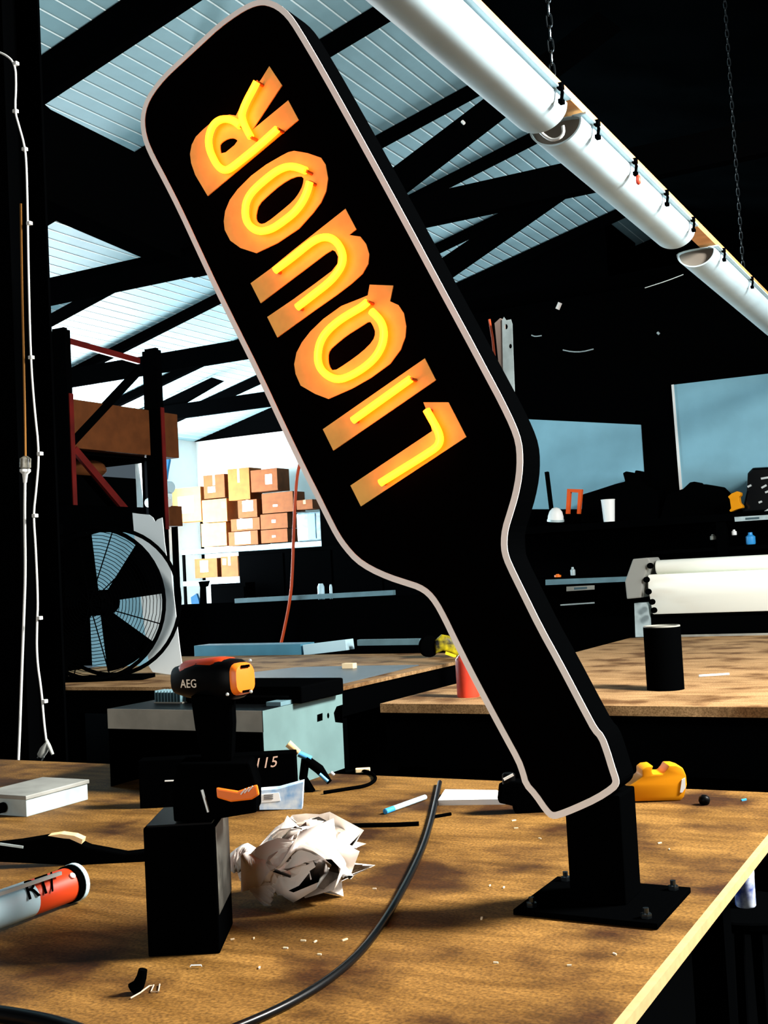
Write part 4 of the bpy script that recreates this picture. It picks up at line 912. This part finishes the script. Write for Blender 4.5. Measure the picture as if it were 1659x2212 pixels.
# little pale things in the dark middle
for (x0, y0_, x1, y1_, lb) in ((673, 1248, 684, 1283, 'small pale bottle standing on the black gantry'), (698, 1250, 702, 1282, 'thin grey marker standing on the black gantry')):
    a, b = PY(x0, y1_, 9.2), PY(x1, y0_, 9.2); r_ = (b.x-a.x)/2
    solo('small_bottle', MB().lathe([(r_, 0), (r_, (b.z-a.z)*.8), (r_*.6, b.z-a.z)], n=12), TEAL, lb, 'bottle', Frame((a.x+r_, 9.32, zg)), sm=40)

# ================================================================== RIGHT WORKSHOP WALL
fb = Frame((-2.6, YP-.012, 2.1)); V = lambda x, y: fb.P(x, y).xz
t = thing('white_board', 'large pale blue wall board with a bright left edge', 'board', fb)
bp_ = [V(1453, 832), V(1700, 803), V(1700, 1100), V(1475, 1100)]
MB().prism(bp_, -.02, .0, 'y').part('panel', BLUEB, t)
MB().prism([V(1452, 832), V(1457, 831), V(1479, 1100), V(1473, 1100)], -.03, -.0205, 'y').part('edge_trim', WHITE, t)
fb = Frame((-3.6, YP-.012, 2.1)); V = lambda x, y: fb.P(x, y).xz
solo('lit_wall_patch', MB().prism([V(1120, 905), V(1385, 918), V(1397, 1100), V(1120, 1100)], -.02, 0, 'y'), BLUEB, 'pale blue panel standing for a lit patch of wall beside the bottle sign', 'board', fb)  # pale panel put in for a lit patch of the wall
YBn = 9.75; fr = Frame((-2.4, YBn, 0)); V = lambda x, y, d=0.: fr.P(x, y, d)
zb = V(1300, 1128).z; zs2 = V(1260, 1246).z
t = thing('wall_bench', 'black two level wall bench loaded with tools', 'bench', fr)
MB().box(-2.2, 4.0, 0, .72, zb-.06, zb).part('upper_shelf', BLK, t)
MB().box(-2.2, 4.0, 0, .72, zs2-.06, zs2).part('lower_shelf', BLK, t)
MB().box(-2.2, 4.0, .68, .72, 0, zb).part('back_panel', BLK, t)
for x in (-2.15, 0.3, 3.9): MB().box(x-.04, x+.04, .02, .1, 0, zb-.06).part('post', BLK, t)
MB().prism([V(1180, 1252).xz, V(1362, 1245).xz, V(1362, 1256).xz, V(1180, 1264).xz], -.02, 0, 'y').part('shelf_edge', ALU, t)
lb_ = MB().prism([V(1226, 1267).xz, V(1286, 1264).xz, V(1286, 1273).xz, V(1226, 1277).xz], -.03, -.02, 'y').part('label_strip', GREYM, t)
lb2 = MB().prism([V(1588, 1117).xz, V(1680, 1111).xz, V(1680, 1121).xz, V(1589, 1127).xz], -.03, -.005, 'y').part('label_strip', GALV, t)
MB().prism([V(1610, 1118.5, -.032).xz, V(1640, 1116.5, -.032).xz, V(1640, 1121, -.032).xz, V(1610, 1123, -.032).xz], -.032, -.03, 'y').part('label_print', mat('faded_ink', '#42565c', .7, .1), lb2)
MB().prism([V(1240, 1269, -.032).xz, V(1268, 1267.5, -.032).xz, V(1268, 1272, -.032).xz, V(1240, 1274, -.032).xz], -.032, -.03, 'y').part('label_print', MATS['faded_ink'], lb_)
MB().bar(V(1211, 1307, -.04), V(1284, 1302, -.04), .012, .012).part('thin_rail', GALV, t)
def silhouette(name, px, dep, y_, mt, label, cat, zf=None, bevel=.008):
    fq_ = Frame((PY(px[0][0], px[0][1], y_).x, y_, zf if zf is not None else min(PY(x, y, y_).z for x, y in px)))
    pts_ = [(lambda v: (v.x, max(v.z, 0)))(fq_.P(x, y)) for x, y in px]
    return solo(name, MB().prism(pts_, 0, dep, 'y'), mt, label, cat, fq_, bevel=bevel)
zz = zb
silhouette('tool_heap', [(1255, 1128), (1258, 1068), (1290, 1058), (1330, 1045), (1350, 1040), (1345, 1022), (1352, 1018), (1362, 1020), (1370, 1024), (1372, 1016), (1378, 1016), (1380, 1032), (1392, 1046), (1420, 1060), (1420, 1128)], .3, YBn+.3, BLK, 'black heap of tools and hoses in front of the lit wall patch', 'tools', zz)
silhouette('black_bag', [(1425, 1128), (1440, 1068), (1475, 1056), (1490, 1042), (1500, 1040), (1506, 1046), (1526, 1046), (1550, 1050), (1570, 1070), (1580, 1128)], .3, YBn+.3, BLK, 'low black bag in front of the large wall board', 'bag', zz)
fm = Frame((PY(1640, 1110, YBn+.2).x, YBn+.2, zz)); t = thing('coffee_machine', 'glossy black machine on the wall bench at the right picture edge', 'machine', fm)
V2 = lambda x, y, d=0.: fm.P(x, y, d)
MB().prism([(V2(x, y).x, max(V2(x, y).z, 0)) for x, y in ((1602, 1112), (1612, 1060), (1614, 1022), (1625, 1010), (1700, 1006), (1700, 1112))], 0, .3, 'y').part('body', mat('gloss_black', (.001, .0015, .002), .15, .3), t, bevel=.02)
for (x0, y0_, x1, y1_) in ((1644, 1034, 1668, 1030), (1615, 1052, 1623, 1048), (1645, 1054, 1656, 1048), (1653, 1064, 1668, 1058), (1639, 1086, 1646, 1083), (1652, 1106, 1668, 1096)):
    MB().bar(V2(x0, y0_, -.012), V2(x1, y1_, -.012), .012, .016).part('highlight_strip', NUT, t)  # pale strips stand for highlights on the gloss black
fy_ = Frame((PY(1590, 1104, YBn+.05).x, YBn+.05, zz)); V2 = lambda x, y: (fy_.P(x, y).x, max(fy_.P(x, y).z, 0))
solo('yellow_bracket', MB().prism([V2(*p) for p in ((1572, 1073), (1580, 1066), (1592, 1061), (1600, 1064), (1600, 1070), (1596, 1074), (1598, 1086), (1604, 1092), (1604, 1097), (1590, 1101), (1578, 1106), (1575, 1103), (1579, 1098), (1576, 1078))], 0, .08, 'y'), YELLOW, 'yellow waisted plastic bracket on the wall bench', 'bracket', fy_, bevel=.005)
a = PY(1316, 1126, YBn+.05); fu = Frame((a.x, YBn+.05, zz)); t = thing('white_cup', 'tall white cup standing on the wall bench', 'cup', fu)
hcup = PY(1316, 1079, YBn+.05).z-zz; rc_ = (PY(1331, 1100, YBn).x-PY(1302, 1100, YBn).x)/2
MB().lathe([(rc_*.8, 0), (rc_, hcup), (rc_*.92, hcup), (rc_*.75, .02)], n=24).part('body', WHITE, t, sm=40)
MB().lathe([(rc_*1.02, hcup*.97), (rc_*1.04, hcup), (rc_*1.0, hcup*1.01)], n=24).part('rim', WHITE, t, sm=40)
fo = Frame((PY(1240, 1100, YBn+.15).x, YBn+.15, zz)); V2 = lambda x, y: (fo.P(x, y).x, max(fo.P(x, y).z, 0))
solo('orange_trestle', MB().prism([V2(*p) for p in ((1222, 1110), (1225, 1056), (1257, 1057), (1252, 1110), (1246, 1110), (1249, 1064), (1232, 1063), (1229, 1110))], 0, .04, 'y'), mat('orange_steel', '#d9531a', .5, .3), 'orange square tube frame standing on the wall bench', 'frame', fo)
fo = Frame((PY(1200, 1120, YBn+.12).x, YBn+.12, zz)); t = thing('dome_lamp', 'white dome shaped lamp head leaning on the wall bench', 'lamp', fo)
r_ = (PY(1216, 1110, YBn).x-PY(1183, 1110, YBn).x)/2
MB().lathe([(r_, .0), (r_*.98, r_*.5), (r_*.8, r_*1.1), (r_*.45, r_*1.5), (r_*.1, r_*1.62)], (0, 0, .05), (.12, -.1, 1), 24).part('dome', WHITE, t, sm=50)
MB().lathe([(r_*1.08, -.012), (r_*1.08, .008)], (0, 0, .05), (.12, -.1, 1), 24).part('rim', GALV, t, sm=50)
MB().bar((-.06, .1, .0), (-.10, .12, .5), .03, .04).part('arm', BLK, t)
# lower shelf goods
for (x, y0_, y1_, w_, mt_, nm, lb, cat) in ((1238, 1225, 1243, 10, GALV, 'small_jar', 'small grey jar on the lower bench shelf', 'jar'), (1205, 1240, 1247, 14, ORANGE, 'orange_tin', 'flat orange tin on the lower bench shelf', 'tin'), (1586, 1144, 1156, 10, WHITE, 'white_knob_jar', 'small white jar under the label strip at the right', 'jar'), (1622, 1150, 1176, 18, BLUE, 'blue_bottle', 'small blue bottle under the label strip at the right', 'bottle'), (1541, 1154, 1166, 12, GREYM, 'small_pot', 'dim grey pot left of the small white jar', 'pot')):
    a, b = PY(x, y1_, YBn+.1), PY(x, y0_, YBn+.1); r_ = w_*.0042/2*1.05; h_ = b.z-a.z
    solo(nm, MB().lathe([(r_*.9, 0), (r_, h_*.1), (r_, h_*.65), (r_*.5, h_*.8), (r_*.45, h_)], n=14), mt_, lb, cat, Frame((a.x, YBn+.1, a.z)), sm=40)
a, b = PY(1554, 1160, YBn+.05), PY(1569, 1157, YBn+.05); solo('white_label_tag', MB().bar((0, 0, 0), b-a, .01, .014), WHITE, 'small white tag between the grey pot and the white jar', 'tag', Frame(a))
bsh = PY(1590, 1180, YBn+.1).z
solo('drawer_shelf', MB().box(-.6, 1.5, 0, .5, -.03, 0), BLK, 'black drawer shelf under the label strip', 'shelf', Frame((PY(1560, 1178, YBn).x, YBn+.05, bsh)))
# galvanised strut with hose behind the bottle's right shoulder
fv = Frame(PY(1092, 840, 6.2)); t = thing('steel_strut', 'galvanised perforated strut rising behind the right shoulder of the sign', 'strut', fv)
V2 = lambda x, y: fv.P(x, y).xz
hol = [[(V2(1094, 706)[0]+.010*math.cos(k*.785), V2(1094, 706)[1]+.016*math.sin(k*.785)) for k in range(8)], [(V2(1103, 748)[0]+.010*math.cos(k*.785), V2(1103, 748)[1]+.014*math.sin(k*.785)) for k in range(8)]]
MB().prism([V2(*p) for p in ((1085, 692), (1089, 685), (1094, 692), (1104, 690), (1107, 700), (1109, 760), (1112, 840), (1112, 900), (1090, 900), (1087, 790))], -.004, 0, 'y', hol).part('front_face', GALV, t)
MB().prism([V2(*p) for p in ((1068, 698), (1080, 687), (1085, 694), (1087, 790), (1090, 900), (1082, 900), (1076, 780))], .002, .05, 'y').part('side_face', mat('strut_shade', '#86756c', .6, .2), t)
MB().tube([fv.P(1057, 690, .06), fv.P(1064, 730, .06), fv.P(1068, 770, .06), fv.P(1072, 830, .06)], .008, 8).part('orange_line', mat('line_orange', '#b0431a', .5, .3), t)
MB().box(V2(1085, 900)[0], V2(1112, 900)[0], .0, .05, -fv.o.z+.9, V2(1100, 900)[1]).part('lower_strut', BLK, t)
# little pale bits hanging under the dark roof
def wirebit(px, y_, r_, label, nm='roof_wire', cat='wire', mt_=GALV):
    P_ = [PY(x, y, y_) for x, y in px]; o_ = P_[0]
    solo(nm, MB().tube([Vector(q)-o_ for q in smooth([tuple(p) for p in P_], 1, False)], r_, 6), mt_, label, cat, Frame(o_))
wirebit([(1216, 756), (1235, 760), (1258, 760), (1282, 754)], 10.3, .006, 'thin pale wire sagging in front of the dark wall')
wirebit([(1148, 724), (1156, 727), (1170, 725)], 10.3, .006, 'short pale wire end beside the steel strut')
wirebit([(1204, 668), (1210, 654)], 10.47, .022, 'pale lamp holder peg hanging under the dark roof', 'lamp_holder', 'lamp holder', RIM)
wirebit([(998, 262), (1003, 267)], 7.45, .012, 'small white cable clip on the nearest truss web', 'cable_clip', 'clip', WHITE)
wirebit([(1420, 718), (1424, 722)], 10.49, .012, 'small bright screw hook on the dark wall', 'hook', 'hook')
wirebit([(1393, 622), (1440, 607), (1476, 593)], 6.0, .0022, 'thin wire running off the third batten light')
